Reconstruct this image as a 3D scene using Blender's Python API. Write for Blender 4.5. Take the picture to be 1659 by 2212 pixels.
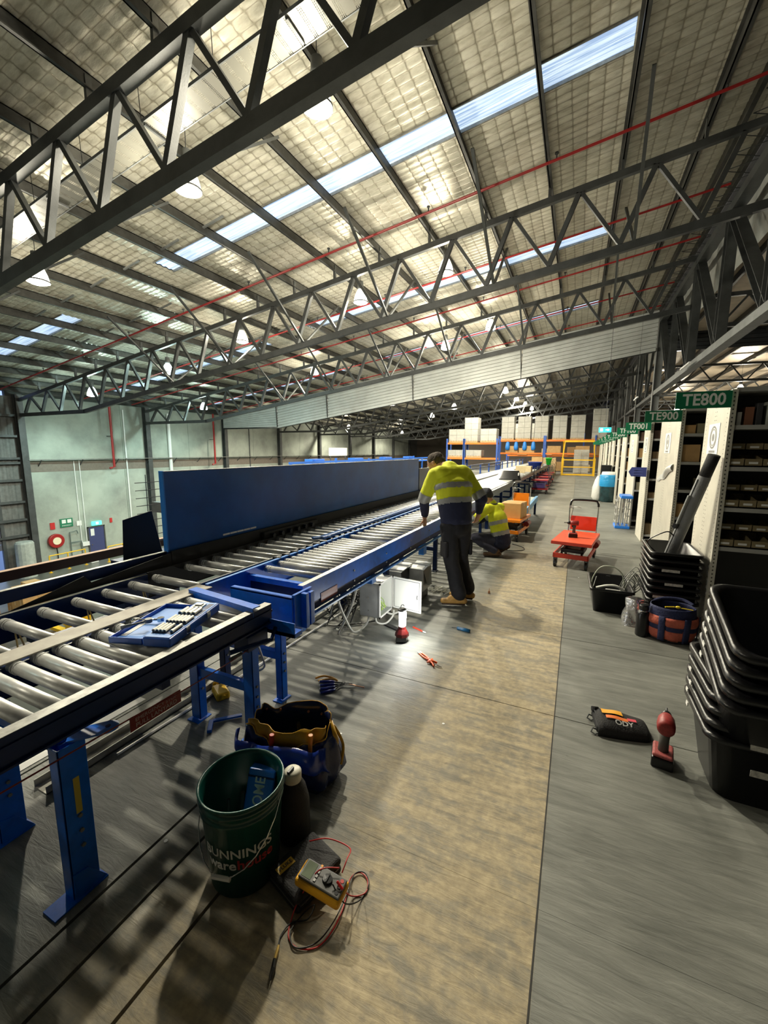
import bpy, bmesh, math, random
from mathutils import Vector, Matrix
random.seed(7)
for _o in list(bpy.data.objects):
    bpy.data.objects.remove(_o)
SC = bpy.context.scene
COL = SC.collection
PI = math.pi
V = Vector

# ------------------------------------------------------------ camera
FPX = 890.74
YAW, PITCH, ROLL = -0.4342932, 0.14872135, -0.00578644
fwd = V((math.sin(YAW) * math.cos(PITCH), math.cos(YAW) * math.cos(PITCH), -math.sin(PITCH)))
rt = V((math.cos(YAW), -math.sin(YAW), 0))
dn = fwd.cross(rt)
r0 = math.cos(ROLL) * rt + math.sin(ROLL) * dn
d0 = -math.sin(ROLL) * rt + math.cos(ROLL) * dn
cam_data = bpy.data.cameras.new('camera')
cam = bpy.data.objects.new('camera', cam_data)
COL.objects.link(cam)
cam_data.sensor_fit = 'HORIZONTAL'
cam_data.sensor_width = 36.0
cam_data.lens = FPX / 1659.0 * 36.0
cam_data.clip_start = 0.05
cam_data.clip_end = 300
mw = Matrix((r0, -d0, -fwd)).transposed().to_4x4()
mw.translation = V((0, 0, 1.62))
cam.matrix_world = mw
SC.camera = cam

# ------------------------------------------------------------ world, exposure, lamps
SC.view_settings.view_transform = 'Standard'
SC.view_settings.look = 'None'
SC.view_settings.exposure = 0.45
SC.view_settings.gamma = 1.0
SC.view_settings.use_curve_mapping = False
world = bpy.data.worlds.new('dusk_sky')
SC.world = world
world.use_nodes = True
world.node_tree.nodes['Background'].inputs[0].default_value = (0.36, 0.52, 0.95, 1)
world.node_tree.nodes['Background'].inputs[1].default_value = 1.1
WARM = (1.0, 0.92, 0.73)
COOL = (0.70, 1.0, 0.93)
LAMP_W = 900.0
UP_SHARE = 0.33
# (x, y, z, warm?, power factor) of every high-bay lamp in the hall
LAMPS = [(-4.07, 6.2, 7.05, 1, 1.0), (-6.97, 6.2, 6.55, 1, 1.0), (-12.2, 6.2, 5.75, 1, 1.0),
         (-4.1, 13.3, 7.2, 1, .8), (-7.1, 13.3, 6.75, 1, .8), (-12.46, 13.3, 6.0, 1, .8), (-16.85, 13.3, 5.1, 0, .8), (-22.5, 13.3, 4.4, 0, .75),
         (-4.1, 20.6, 7.4, 1, .8), (-7.1, 20.6, 6.95, 1, .8), (-6.5, 21.4, 6.9, 1, .5), (-14.0, 20.6, 6.05, 1, .8), (-22.9, 20.6, 4.4, 0, .6),
         (-5.2, 28, 6.2, 1, 1.0), (-12.4, 28, 5.0, 1, .6), (-22, 28, 4.2, 1, .8),
         (-5.5, 34.5, 6.3, 1, .9), (-9.6, 34.5, 5.2, 1, .8), (-5.5, 41, 6.4, 1, .9), (-5.5, 48, 6.6, 1, .9), (-5.5, 55, 6.8, 1, .9),
         (-14, 42, 5.2, 1, 1.0), (-24, 42, 4.2, 1, 1.2), (-24, 58, 4.2, 1, 1.2),
         (-7.0, -1.6, 6.6, 1, .27), (-20, -1.6, 4.6, 0, .5)]
RIGHT_LAMPS = [(10, 37.5, 6.0, 1, 2.2), (15, 45, 5.9, 1, 2.2), (9, 52.5, 6.0, 1, 2.0)]

# ------------------------------------------------------------ materials
MATS = {}
def mat(name, col, rough=0.5, metal=0.0, var=0.0, vscale=6.0, bump=0.0, bscale=40.0, emit=None, estr=0.0, col2=None, spec=None, dirt=0.0, stretch=None):
    if name in MATS: return MATS[name]
    m = bpy.data.materials.new(name); m.use_nodes = True
    nt = m.node_tree; N = nt.nodes; L = nt.links
    p = N['Principled BSDF']
    p.inputs['Base Color'].default_value = (*col, 1)
    p.inputs['Roughness'].default_value = rough
    p.inputs['Metallic'].default_value = metal
    if spec is not None: p.inputs['Specular IOR Level'].default_value = spec
    tc = N.new('ShaderNodeNewGeometry'); vec = tc.outputs['Position']
    if stretch:
        mp = N.new('ShaderNodeMapping'); mp.inputs['Scale'].default_value = stretch
        L.new(vec, mp.inputs['Vector']); vec = mp.outputs['Vector']
    if var or col2:
        nz = N.new('ShaderNodeTexNoise'); nz.inputs['Scale'].default_value = vscale; nz.inputs['Detail'].default_value = 6; nz.inputs['Roughness'].default_value = .6
        L.new(vec, nz.inputs['Vector'])
        rp = N.new('ShaderNodeValToRGB'); rp.color_ramp.elements[0].position = .35; rp.color_ramp.elements[1].position = .68
        a = col; b = col2 if col2 else tuple(c * (1 - var) for c in col)
        rp.color_ramp.elements[0].color = (*a, 1); rp.color_ramp.elements[1].color = (*b, 1)
        L.new(nz.outputs['Fac'], rp.inputs['Fac']); L.new(rp.outputs['Color'], p.inputs['Base Color'])
    if bump:
        nb = N.new('ShaderNodeTexNoise'); nb.inputs['Scale'].default_value = bscale; nb.inputs['Detail'].default_value = 5
        L.new(vec, nb.inputs['Vector'])
        bp = N.new('ShaderNodeBump'); bp.inputs['Strength'].default_value = bump; bp.inputs['Distance'].default_value = .02
        L.new(nb.outputs['Fac'], bp.inputs['Height']); L.new(bp.outputs['Normal'], p.inputs['Normal'])
    if emit:
        p.inputs['Emission Color'].default_value = (*emit, 1); p.inputs['Emission Strength'].default_value = estr
    MATS[name] = m
    return m

steel_dk = mat('grey_painted_steel', (.075, .08, .08), .45, .2, var=.35, vscale=3, bump=.08)
steel_md = mat('mid_grey_steel', (.17, .18, .18), .5, .1, var=.3, vscale=3)
galv = mat('galvanised_steel', (.30, .30, .28), .42, .5, var=.35, vscale=9)
purlin_m = mat('purlin_steel', (.055, .055, .05), .5, .3, var=.5, vscale=5)
clad_m = mat('white_cladding', (.62, .64, .62), .42, .1, var=.12, vscale=2)
clad_shaded = mat('shaded_cladding', (.05, .055, .06), .6, .1, var=.3, vscale=2)  # same sheeting as the white, darkened in colour for the shadow it hangs in
concrete = mat('tilt_concrete', (.40, .44, .38), .8, 0, col2=(.24, .26, .23), vscale=.55, bump=.15, bscale=12)
conc_band = mat('brown_grey_band', (.20, .17, .14), .8, 0, var=.2)
conc_floor = mat('ground_concrete', (.13, .13, .11), .35, 0, col2=(.06, .062, .055), vscale=.6)
blue = mat('conveyor_blue', (.003, .15, .74), .32, 0, var=.25, vscale=14, bump=.03, bscale=60)
navy = mat('navy_steel', (.003, .022, .105), .42, 0, var=.3, vscale=8, spec=.3)
navy_panel = mat('navy_panel', (.001, .095, .40), .30, .0, var=.35, vscale=2.2, bump=.02, bscale=5, spec=.35)
blk = mat('black_plastic', (.006, .006, .007), .3, 0, bump=.05, bscale=120)
blk_soft = mat('black_fabric', (.012, .012, .013), .75, 0, bump=.3, bscale=150)
rubber = mat('black_rubber', (.004, .004, .004), .7, 0)
roller_m = mat('roller_steel', (.66, .67, .65), .38, .35, var=.22, vscale=14)
brown_beam = mat('brown_beam', (.10, .042, .018), .5, 0, var=.25, vscale=3)
brown_top = mat('beam_top_pale', (.38, .25, .17), .7, 0, var=.2)
alu = mat('aluminium', (.55, .55, .53), .35, .6, var=.2, vscale=12)
dusty = mat('dusty_flat_bar', (.36, .34, .29), .6, .1, col2=(.25, .23, .19), vscale=12)
yellow = mat('safety_yellow', (.85, .50, .015), .4, 0, var=.15)
yel_line = mat('yellow_line_paint', (.75, .60, .08), .6, 0, var=.4, vscale=9)
orange = mat('rack_orange', (.75, .20, .02), .45, 0, var=.2)
rack_blue = mat('rack_blue', (.03, .10, .42), .45, 0, var=.2)
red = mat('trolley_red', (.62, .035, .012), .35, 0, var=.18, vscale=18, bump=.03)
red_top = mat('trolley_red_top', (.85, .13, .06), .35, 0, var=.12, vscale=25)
trol_or = mat('trolley_orange', (.85, .24, .01), .35, 0, var=.15)
pipe_red = mat('sprinkler_red', (.32, .015, .015), .4, 0)
chrome = mat('chrome', (.75, .75, .75), .15, 1)
cream = mat('cream_shelf_steel', (.56, .54, .46), .5, 0, var=.14, vscale=5, bump=.02)
shelf_gr = mat('shelf_grey', (.42, .42, .40), .5, 0, var=.2)
shelf_back = mat('shelf_back_dark', (.035, .035, .035), .6, 0)
carton = mat('cardboard', (.50, .31, .13), .8, 0, var=.18, vscale=7)
carton_l = mat('cardboard_light', (.62, .50, .30), .8, 0, var=.15, vscale=7)
carton_g = mat('wrapped_carton', (.42, .40, .34), .28, 0, var=.25, vscale=5, bump=.35, bscale=9)
bin_m = mat('bin_card', (.24, .19, .10), .7, 0, var=.15)
white_p = mat('white_paper', (.75, .75, .72), .6, 0)
white = mat('white_plastic', (.78, .78, .76), .35, 0)
grn_sign = mat('sign_green', (.004, .17, .075), .4, 0)
wood = mat('pallet_wood', (.52, .36, .19), .8, 0, var=.3, vscale=12)
fascia_m = mat('fascia_zinc', (.52, .52, .48), .5, .2, var=.2, vscale=4)

def foil_material():
    m = bpy.data.materials.new('foil_insulation'); m.use_nodes = True
    nt = m.node_tree; N = nt.nodes; L = nt.links; p = N['Principled BSDF']
    g = N.new('ShaderNodeNewGeometry'); s = N.new('ShaderNodeSeparateXYZ'); L.new(g.outputs['Position'], s.inputs[0])
    nz = N.new('ShaderNodeTexNoise'); nz.inputs['Scale'].default_value = 1.6; nz.inputs['Detail'].default_value = 3
    L.new(g.outputs['Position'], nz.inputs['Vector'])
    def M(op, a, b=None):
        n = N.new('ShaderNodeMath'); n.operation = op
        for i, x in enumerate((a, b)):
            if x is None: continue
            if isinstance(x, (int, float)): n.inputs[i].default_value = x
            else: L.new(x, n.inputs[i])
        return n.outputs[0]
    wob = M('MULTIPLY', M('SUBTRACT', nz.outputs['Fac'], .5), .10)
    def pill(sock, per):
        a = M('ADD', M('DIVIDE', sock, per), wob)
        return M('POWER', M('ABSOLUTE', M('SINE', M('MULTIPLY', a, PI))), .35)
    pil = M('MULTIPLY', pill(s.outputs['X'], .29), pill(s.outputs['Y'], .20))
    # foil wrinkles running down the slope
    mp = N.new('ShaderNodeMapping'); mp.inputs['Scale'].default_value = (1.0, 3.2, 1); L.new(g.outputs['Position'], mp.inputs[0])
    n2 = N.new('ShaderNodeTexNoise'); n2.inputs['Scale'].default_value = 2.2; n2.inputs['Detail'].default_value = 7; n2.inputs['Roughness'].default_value = .62
    L.new(mp.outputs[0], n2.inputs['Vector'])
    h = M('ADD', M('MULTIPLY', pil, .55), M('MULTIPLY', n2.outputs['Fac'], .9))
    bp = N.new('ShaderNodeBump'); bp.inputs['Strength'].default_value = .55; bp.inputs['Distance'].default_value = .035
    L.new(h, bp.inputs['Height']); L.new(bp.outputs['Normal'], p.inputs['Normal'])
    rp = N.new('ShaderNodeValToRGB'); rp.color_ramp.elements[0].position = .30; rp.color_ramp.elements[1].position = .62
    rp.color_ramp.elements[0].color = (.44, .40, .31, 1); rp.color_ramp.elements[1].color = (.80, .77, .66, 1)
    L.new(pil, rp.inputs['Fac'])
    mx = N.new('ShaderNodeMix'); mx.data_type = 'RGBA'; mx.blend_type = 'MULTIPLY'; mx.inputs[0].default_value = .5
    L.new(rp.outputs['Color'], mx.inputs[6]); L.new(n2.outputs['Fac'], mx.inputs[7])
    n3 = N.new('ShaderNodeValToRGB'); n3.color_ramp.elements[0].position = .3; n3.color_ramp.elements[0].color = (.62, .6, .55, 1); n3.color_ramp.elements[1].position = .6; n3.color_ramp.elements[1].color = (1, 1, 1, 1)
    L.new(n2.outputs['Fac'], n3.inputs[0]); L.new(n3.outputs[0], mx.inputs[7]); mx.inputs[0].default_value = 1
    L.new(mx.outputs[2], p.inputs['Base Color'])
    p.inputs['Metallic'].default_value = .38; p.inputs['Roughness'].default_value = .42
    return m
foil = foil_material()

def deck_material():
    m = bpy.data.materials.new('worn_plywood_deck'); m.use_nodes = True
    nt = m.node_tree; N = nt.nodes; L = nt.links; p = N['Principled BSDF']
    g = N.new('ShaderNodeNewGeometry'); s = N.new('ShaderNodeSeparateXYZ'); L.new(g.outputs['Position'], s.inputs[0])
    def M(op, a, b=None, c=None):
        n = N.new('ShaderNodeMath'); n.operation = op
        for i, x in enumerate((a, b, c)):
            if x is None: continue
            if isinstance(x, (int, float)): n.inputs[i].default_value = x
            else: L.new(x, n.inputs[i])
        return n.outputs[0]
    def noise(scale, detail, sc=(1, 1, 1), dist=0, rough=.6):
        mp = N.new('ShaderNodeMapping'); mp.inputs['Scale'].default_value = sc; L.new(g.outputs['Position'], mp.inputs[0])
        n = N.new('ShaderNodeTexNoise'); n.inputs['Scale'].default_value = scale; n.inputs['Detail'].default_value = detail
        n.inputs['Roughness'].default_value = rough; n.inputs['Distortion'].default_value = dist
        L.new(mp.outputs[0], n.inputs['Vector']); return n.outputs['Fac']
    def ss(x, a, b):
        n = N.new('ShaderNodeMapRange'); n.interpolation_type = 'SMOOTHSTEP'
        n.inputs['From Min'].default_value = a; n.inputs['From Max'].default_value = b
        if isinstance(x, (int, float)): n.inputs['Value'].default_value = x
        else: L.new(x, n.inputs['Value'])
        return n.outputs[0]
    big = noise(1.3, 4); fine = noise(26, 6); grain = noise(3.0, 7, (1, 7, 1), .6); fleck = noise(90, 3)
    # walked-through strip between the conveyor and the seam is worn to bare ply, the rest keeps its grey coat
    xw = M('ADD', s.outputs['X'], M('MULTIPLY', M('SUBTRACT', big, .5), .75))
    edge_l = ss(xw, -1.05, -.62)
    edge_r = ss(s.outputs['X'], -.012, -.026)
    far = ss(s.outputs['Y'], 8.0, 5.2)
    near = ss(M('ADD', s.outputs['Y'], M('MULTIPLY', M('SUBTRACT', big, .5), 1.0)), 1.25, .75)
    lft = ss(s.outputs['X'], -1.6, -.9)
    worn = M('MULTIPLY', M('MAXIMUM', M('MULTIPLY', edge_l, M('ADD', M('MULTIPLY', far, .75), .25)), M('MULTIPLY', near, lft)), edge_r)
    patch = ss(M('ADD', M('ADD', M('MULTIPLY', fine, .25), M('MULTIPLY', grain, .35)), M('MULTIPLY', noise(4.5, 5, (1, 1.6, 1), .8), .40)), .40, .56)
    worn = M('MULTIPLY', worn, M('ADD', M('MULTIPLY', patch, .52), .48))
    def ramp(f, c0, c1, a=.3, b=.7):
        r = N.new('ShaderNodeValToRGB'); r.color_ramp.elements[0].position = a; r.color_ramp.elements[1].position = b
        r.color_ramp.elements[0].color = (*c0, 1); r.color_ramp.elements[1].color = (*c1, 1); L.new(f, r.inputs[0]); return r.outputs[0]
    grey = ramp(M('ADD', M('MULTIPLY', grain, .5), M('MULTIPLY', big, .5)), (.115, .12, .106), (.225, .23, .205), .38, .60)
    tan = ramp(M('ADD', M('MULTIPLY', grain, .5), M('MULTIPLY', fine, .5)), (.25, .205, .128), (.45, .37, .23), .38, .62)
    mx = N.new('ShaderNodeMix'); mx.data_type = 'RGBA'; L.new(worn, mx.inputs[0]); L.new(grey, mx.inputs[6]); L.new(tan, mx.inputs[7])
    spots = ss(noise(7, 2), .72, .76)
    spk = ss(fleck, .66, .72)
    dk = N.new('ShaderNodeMix'); dk.data_type = 'RGBA'; dk.inputs[7].default_value = (.07, .06, .05, 1)
    L.new(M('MULTIPLY', M('MAXIMUM', spots, M('MULTIPLY', spk, .5)), .55), dk.inputs[0]); L.new(mx.outputs[2], dk.inputs[6])
    L.new(dk.outputs[2], p.inputs['Base Color'])
    bp = N.new('ShaderNodeBump'); bp.inputs['Strength'].default_value = .55; bp.inputs['Distance'].default_value = .006
    gr2 = noise(6.5, 6, (1, 6, 1), 1.2)
    L.new(M('ADD', M('MULTIPLY', gr2, 1.0), M('MULTIPLY', fine, .25)), bp.inputs['Height']); L.new(bp.outputs['Normal'], p.inputs['Normal'])
    L.new(M('ADD', M('MULTIPLY', worn, .15), .55), p.inputs['Roughness'])
    return m
deck_m = deck_material()

# ------------------------------------------------------------ mesh builder
ORG = {}
class MB:
    def __init__(s): s.v = []; s.f = []; s.mi = []
    def add(s, vs, fs, mi=0):
        o = len(s.v); s.v += [V(x) for x in vs]; s.f += [tuple(i + o for i in f) for f in fs]; s.mi += [mi] * len(fs); return s
    def box(s, x0, y0, z0, x1, y1, z1, mi=0):
        vs = [(x, y, z) for z in (z0, z1) for y in (y0, y1) for x in (x0, x1)]
        return s.add(vs, [(0, 2, 3, 1), (4, 5, 7, 6), (0, 1, 5, 4), (2, 6, 7, 3), (0, 4, 6, 2), (1, 3, 7, 5)], mi)
    def cbox(s, c, sz, rot=None, mi=0):
        h = V(sz) / 2; vs = []
        for z in (-1, 1):
            for y in (-1, 1):
                for x in (-1, 1):
                    q = V((x * h.x, y * h.y, z * h.z))
                    if rot is not None: q = rot @ q
                    vs.append(q + V(c))
        return s.add(vs, [(0, 2, 3, 1), (4, 5, 7, 6), (0, 1, 5, 4), (2, 6, 7, 3), (0, 4, 6, 2), (1, 3, 7, 5)], mi)
    def bar(s, p0, p1, w, h, mi=0, up=(0, 0, 1)):
        p0, p1 = V(p0), V(p1); d = (p1 - p0); L_ = d.length; d.normalize()
        u = V(up)
        if abs(d.dot(u)) > .98: u = V((0, 1, 0))
        sd = d.cross(u).normalized(); u2 = sd.cross(d).normalized()
        R = Matrix((sd, d, u2)).transposed()
        return s.cbox((p0 + p1) / 2, (w, L_, h), R, mi)
    def cyl(s, p0, p1, r0, r1=None, seg=12, cap=True, mi=0):
        if r1 is None: r1 = r0
        p0, p1 = V(p0), V(p1); d = (p1 - p0).normalized(); u = V((0, 0, 1)) if abs(d.z) < .9 else V((1, 0, 0))
        a = d.cross(u).normalized(); b = d.cross(a)
        vs = []
        for p, r in ((p0, r0), (p1, r1)):
            for i in range(seg):
                t = 2 * PI * i / seg; vs.append(p + a * (r * math.cos(t)) + b * (r * math.sin(t)))
        fs = [(i, (i + 1) % seg, seg + (i + 1) % seg, seg + i) for i in range(seg)]
        if cap: fs += [tuple(range(seg))[::-1], tuple(range(seg, 2 * seg))]
        return s.add(vs, fs, mi)
    def tube(s, pts, r, seg=6, mi=0, closed=False):
        pts = [V(p) for p in pts]; n = len(pts); rs = r if isinstance(r, (list, tuple)) else [r] * n
        prev = None; vs = []
        for i, p in enumerate(pts):
            d = (pts[min(i + 1, n - 1)] - pts[max(i - 1, 0)]).normalized()
            if prev is None:
                u = V((0, 0, 1)) if abs(d.z) < .9 else V((1, 0, 0)); a = d.cross(u).normalized()
            else:
                a = (prev - d * prev.dot(d)).normalized()
            prev = a; b = d.cross(a)
            for k in range(seg):
                t = 2 * PI * k / seg; vs.append(p + (a * math.cos(t) + b * math.sin(t)) * rs[i])
        fs = []
        for i in range(n - 1):
            for k in range(seg):
                fs.append((i * seg + k, i * seg + (k + 1) % seg, (i + 1) * seg + (k + 1) % seg, (i + 1) * seg + k))
        fs += [tuple(range(seg))[::-1], tuple(range((n - 1) * seg, n * seg))]
        return s.add(vs, fs, mi)
    def lathe(s, prof, o=(0, 0, 0), seg=24, mi=0, sx=1, sy=1):
        o = V(o); vs = []; n = len(prof)
        for r, z in prof:
            for k in range(seg):
                t = 2 * PI * k / seg; vs.append(o + V((r * math.cos(t) * sx, r * math.sin(t) * sy, z)))
        fs = []
        for i in range(n - 1):
            for k in range(seg):
                fs.append((i * seg + k, i * seg + (k + 1) % seg, (i + 1) * seg + (k + 1) % seg, (i + 1) * seg + k))
        return s.add(vs, fs, mi)
    def extr(s, poly, vec, mi=0):
        n = len(poly); vec = V(vec); vs = [V(p) for p in poly] + [V(p) + vec for p in poly]
        fs = [tuple(range(n))[::-1], tuple(range(n, 2 * n))] + [(i, (i + 1) % n, n + (i + 1) % n, n + i) for i in range(n)]
        return s.add(vs, fs, mi)
    def grid(s, nu, nv, fn, mi=0):
        vs = [fn(i / nu, j / nv) for j in range(nv + 1) for i in range(nu + 1)]
        fs = [(j * (nu + 1) + i, j * (nu + 1) + i + 1, (j + 1) * (nu + 1) + i + 1, (j + 1) * (nu + 1) + i) for j in range(nv) for i in range(nu)]
        return s.add(vs, fs, mi)
    def ell(s, p0, p1, r0, r1, side=(1, 0, 0), seg=14, mi=0):
        """tapered capsule with elliptical section; r = (along side, across)"""
        p0, p1 = V(p0), V(p1); d = p1 - p0; L_ = d.length; d.normalize()
        sd = V(side); sd = (sd - d * sd.dot(d)).normalized(); t = d.cross(sd)
        vs = []; rings = []
        for k in range(5): a = PI / 2 * k / 5; rings.append((-math.cos(a), math.sin(a), 0))
        for k in range(5): a = PI / 2 * (k) / 4; rings.append((math.sin(a), math.cos(a), 1))
        rings = [(z, max(q, .02), e) for z, q, e in rings]
        for z, q, e in rings:
            R0 = r1 if e else r0; c = (p1 if e else p0) + d * z * min(R0)
            for i in range(seg):
                a = 2 * PI * i / seg; vs.append(c + sd * (math.cos(a) * R0[0] * q) + t * (math.sin(a) * R0[1] * q))
        n = len(rings)
        fs = [(j * seg + i, j * seg + (i + 1) % seg, (j + 1) * seg + (i + 1) % seg, (j + 1) * seg + i) for j in range(n - 1) for i in range(seg)]
        fs += [tuple(range(seg))[::-1], tuple(range((n - 1) * seg, n * seg))]
        return s.add(vs, fs, mi)
    def ball(s, c, r, seg=16, mi=0):
        r = V((r, r, r)) if isinstance(r, (int, float)) else V(r)
        n = seg // 2; vs = [];
        for j in range(n + 1):
            a = PI * j / n
            for i in range(seg):
                b = 2 * PI * i / seg; q = max(math.sin(a), .01); vs.append(V(c) + V((r.x * q * math.cos(b), r.y * q * math.sin(b), -r.z * math.cos(a))))
        fs = [(j * seg + i, j * seg + (i + 1) % seg, (j + 1) * seg + (i + 1) % seg, (j + 1) * seg + i) for j in range(n) for i in range(seg)]
        fs += [tuple(range(seg))[::-1], tuple(range(n * seg, (n + 1) * seg))]
        return s.add(vs, fs, mi)
    def xf(s, M_):
        s.v = [M_ @ x for x in s.v]; return s
    def mesh(s, name, mats, smooth=False, off=V((0, 0, 0))):
        me = bpy.data.meshes.new(name); me.from_pydata([tuple(x - off) for x in s.v], [], s.f)
        for m in (mats if isinstance(mats, (list, tuple)) else [mats]): me.materials.append(m)
        me.polygons.foreach_set('material_index', s.mi)
        if smooth: me.polygons.foreach_set('use_smooth', [True] * len(s.f))
        if len(s.f) < 4000:
            b_ = bmesh.new(); b_.from_mesh(me); bmesh.ops.recalc_face_normals(b_, faces=b_.faces); b_.to_mesh(me); b_.free()
        me.update(); return me
    def build(s, name, mats, parent=None, bevel=0.0, smooth=False, label=None, kind=None, cat=None, group=None, seg=2, fixn=True):
        off = V((0, 0, 0)); r = parent
        while r is not None:
            if r.name in ORG: off = ORG[r.name]; break
            r = r.parent
        me = s.mesh(name, mats, smooth, off)
        o = bpy.data.objects.new(name, me); COL.objects.link(o)
        if parent is not None: o.parent = parent
        if bevel:
            b = o.modifiers.new('bevel', 'BEVEL'); b.width = bevel; b.segments = seg; b.limit_method = 'ANGLE'; b.angle_limit = math.radians(35)
        tag(o, label, cat, group, kind); return o

def tag(o, label=None, cat=None, group=None, kind=None):
    if label: o['label'] = label
    if cat: o['category'] = cat
    if group: o['group'] = group
    if kind: o['kind'] = kind
    return o

def thing(name, label, cat, loc=(0, 0, 0), rz=0.0, group=None, world=False, kind=None):
    o = bpy.data.objects.new(name, None); COL.objects.link(o); o.empty_display_size = .1
    o.location = loc; o.rotation_euler = (0, 0, rz)
    if world: ORG[o.name] = V(loc)
    tag(o, label, cat, group, kind); return o

def dup(root, loc=None, rz=None, label=None, group=None, rot=None):
    r = root.copy(); COL.objects.link(r)
    if loc is not None: r.location = loc
    if rz is not None: r.rotation_euler = (0, 0, rz)
    if rot is not None: r.rotation_euler = rot
    if label: r['label'] = label
    if group: r['group'] = group
    def rec(a, b):
        for ch in list(a.children):
            c = ch.copy(); COL.objects.link(c); c.parent = b; rec(ch, c)
    rec(root, r); return r

def inst(me, name, loc, parent=None, rz=0, rot=None, scale=None):
    """another object sharing mesh me; loc in world metres when the parent is world-built"""
    o = bpy.data.objects.new(name, me); COL.objects.link(o)
    off = V((0, 0, 0)); r = parent
    while r is not None:
        if r.name in ORG: off = ORG[r.name]; break
        r = r.parent
    o.location = V(loc) - off
    if parent is not None: o.parent = parent
    o.rotation_euler = rot if rot else (0, 0, rz)
    if scale: o.scale = scale
    return o

def text_mesh(txt, size, align='CENTER', extrude=.0008, bold=.0):
    cu = bpy.data.curves.new('lettering', 'FONT'); cu.body = txt; cu.size = size; cu.align_x = align; cu.align_y = 'CENTER'
    cu.extrude = extrude; cu.offset = bold; cu.resolution_u = 3
    o = bpy.data.objects.new('lettering', cu); COL.objects.link(o)
    dg = bpy.context.evaluated_depsgraph_get(); me = bpy.data.meshes.new_from_object(o.evaluated_get(dg))
    bpy.data.objects.remove(o); bpy.data.curves.remove(cu); return me

def text(txt, size, org, xd, yd, m, parent, align='CENTER', extrude=.0008, bold=.0, fn=None, sx=1.0, name='lettering'):
    me = text_mesh(txt, size, align, extrude, bold); xd, yd = V(xd).normalized(), V(yd).normalized(); n = xd.cross(yd)
    off = V((0, 0, 0)); r = parent
    while r is not None:
        if r.name in ORG: off = ORG[r.name]; break
        r = r.parent
    for v in me.vertices:
        c = v.co.copy(); c.x *= sx
        v.co = (fn(c) if fn else V(org) + xd * c.x + yd * c.y + n * c.z) - off
    me.materials.clear(); me.materials.append(m); me.update()
    o = bpy.data.objects.new(name, me); COL.objects.link(o); o.parent = parent
    return o

def crv(pts, n=8):
    """smooth path through points"""
    P = [V(p) for p in pts]; P = [P[0]] + P + [P[-1]]; out = []
    for i in range(1, len(P) - 2):
        for k in range(n):
            t = k / n; a, b, c, d = P[i - 1], P[i], P[i + 1], P[i + 2]
            out.append(.5 * ((2 * b) + (c - a) * t + (2 * a - 5 * b + 4 * c - d) * t * t + (3 * b - a - 3 * c + d) * t ** 3))
    out.append(P[-2]); return out

def rbox(name, mats, parent, x0, y0, z0, x1, y1, z1, bev=.004, **k):
    return MB().box(x0, y0, z0, x1, y1, z1).build(name, mats, parent, bevel=bev, **k)
# ============================================================ STRUCTURE
def S(o): o['kind'] = 'structure'; return o
GZ = -5.44          # warehouse ground, the camera stands on the raised deck at z = 0
XE = -2.95          # left edge of the deck near the camera
ZR = lambda x: 8.75 + .145 * x       # underside of the roof sheets
ZT = lambda x: 8.20 + .145 * x       # truss top chord
def ZB(x): return max(3.40, 6.50 + .142 * x)   # truss bottom chord
TY = [-2.5, 4.9, 12.5, 19.8, 27.0, 34.3, 41.6, 48.9, 56.2, 63.5]

# ground floor and its painted line
gf = S(MB().box(-28.2, -9.3, GZ - .2, 30, 76, GZ).build('floor', conc_floor))
tag(MB().box(-25.36, 4, GZ, -25.24, 26, GZ + .004).build('floor_line', yel_line), 'yellow line painted along the dark ground floor below the conveyor', 'floor marking')

# raised deck: slab with a skin of plywood sheets, each its own piece
deck = S(MB().box(XE, -9, -.34, 29.7, 8.55, -.022).box(-12, 8.55, -.34, 29.7, 48, -.022).build('floor_upper', steel_dk))
sheet_me = MB().box(-1.197, -.597, -.02, 1.197, .597, 0).mesh('floor_sheet', deck_m)
def sheet(x0, y0, x1, y1):
    if abs(x1 - x0 - 2.4) < .01 and abs(y1 - y0 - 1.2) < .03:
        inst(sheet_me, 'floor_sheet', ((x0 + x1) / 2, (y0 + y1) / 2, 0), deck)
    else:
        g_ = .0065 if x1 - x0 < 1.2 else .004
        gr = .003 if abs(x1 + .02) < .001 else g_
        MB().box(x0 + g_, y0 + .003, -.02, x1 - gr, y1 - .003, 0).build('floor_sheet', deck_m, deck)
YS = [-1.03, .17, 1.37, 2.56, 3.77, 4.96, 6.15, 7.35, 8.55]
for a, b in zip(YS[:-1], YS[1:]):
    if b < 1.5:
        for x0, x1 in ((XE, -2.42), (-2.42, -1.48), (-1.48, -1.32), (-1.32, -1.09), (-1.09, -.02)): sheet(x0, a, x1, b)
    else:
        sheet(XE, a, -2.42, b); sheet(-2.42, a, -.02, b)
    for k in range(2): sheet(-.02 + 2.4 * k, a, 2.38 + 2.4 * k, b)
y = 8.55
while y < 34:
    for x0 in (-9.62, -7.22, -4.82, -2.42, -.02, 2.38): sheet(x0, y, x0 + 2.4, y + 1.2)
    y += 1.2
rim = S(MB().box(-.0225, -1.0, -.018, -.0175, 8.5, .0012).build('trim_1', mat('seam_dark', (.03, .03, .028), .8)))

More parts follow.
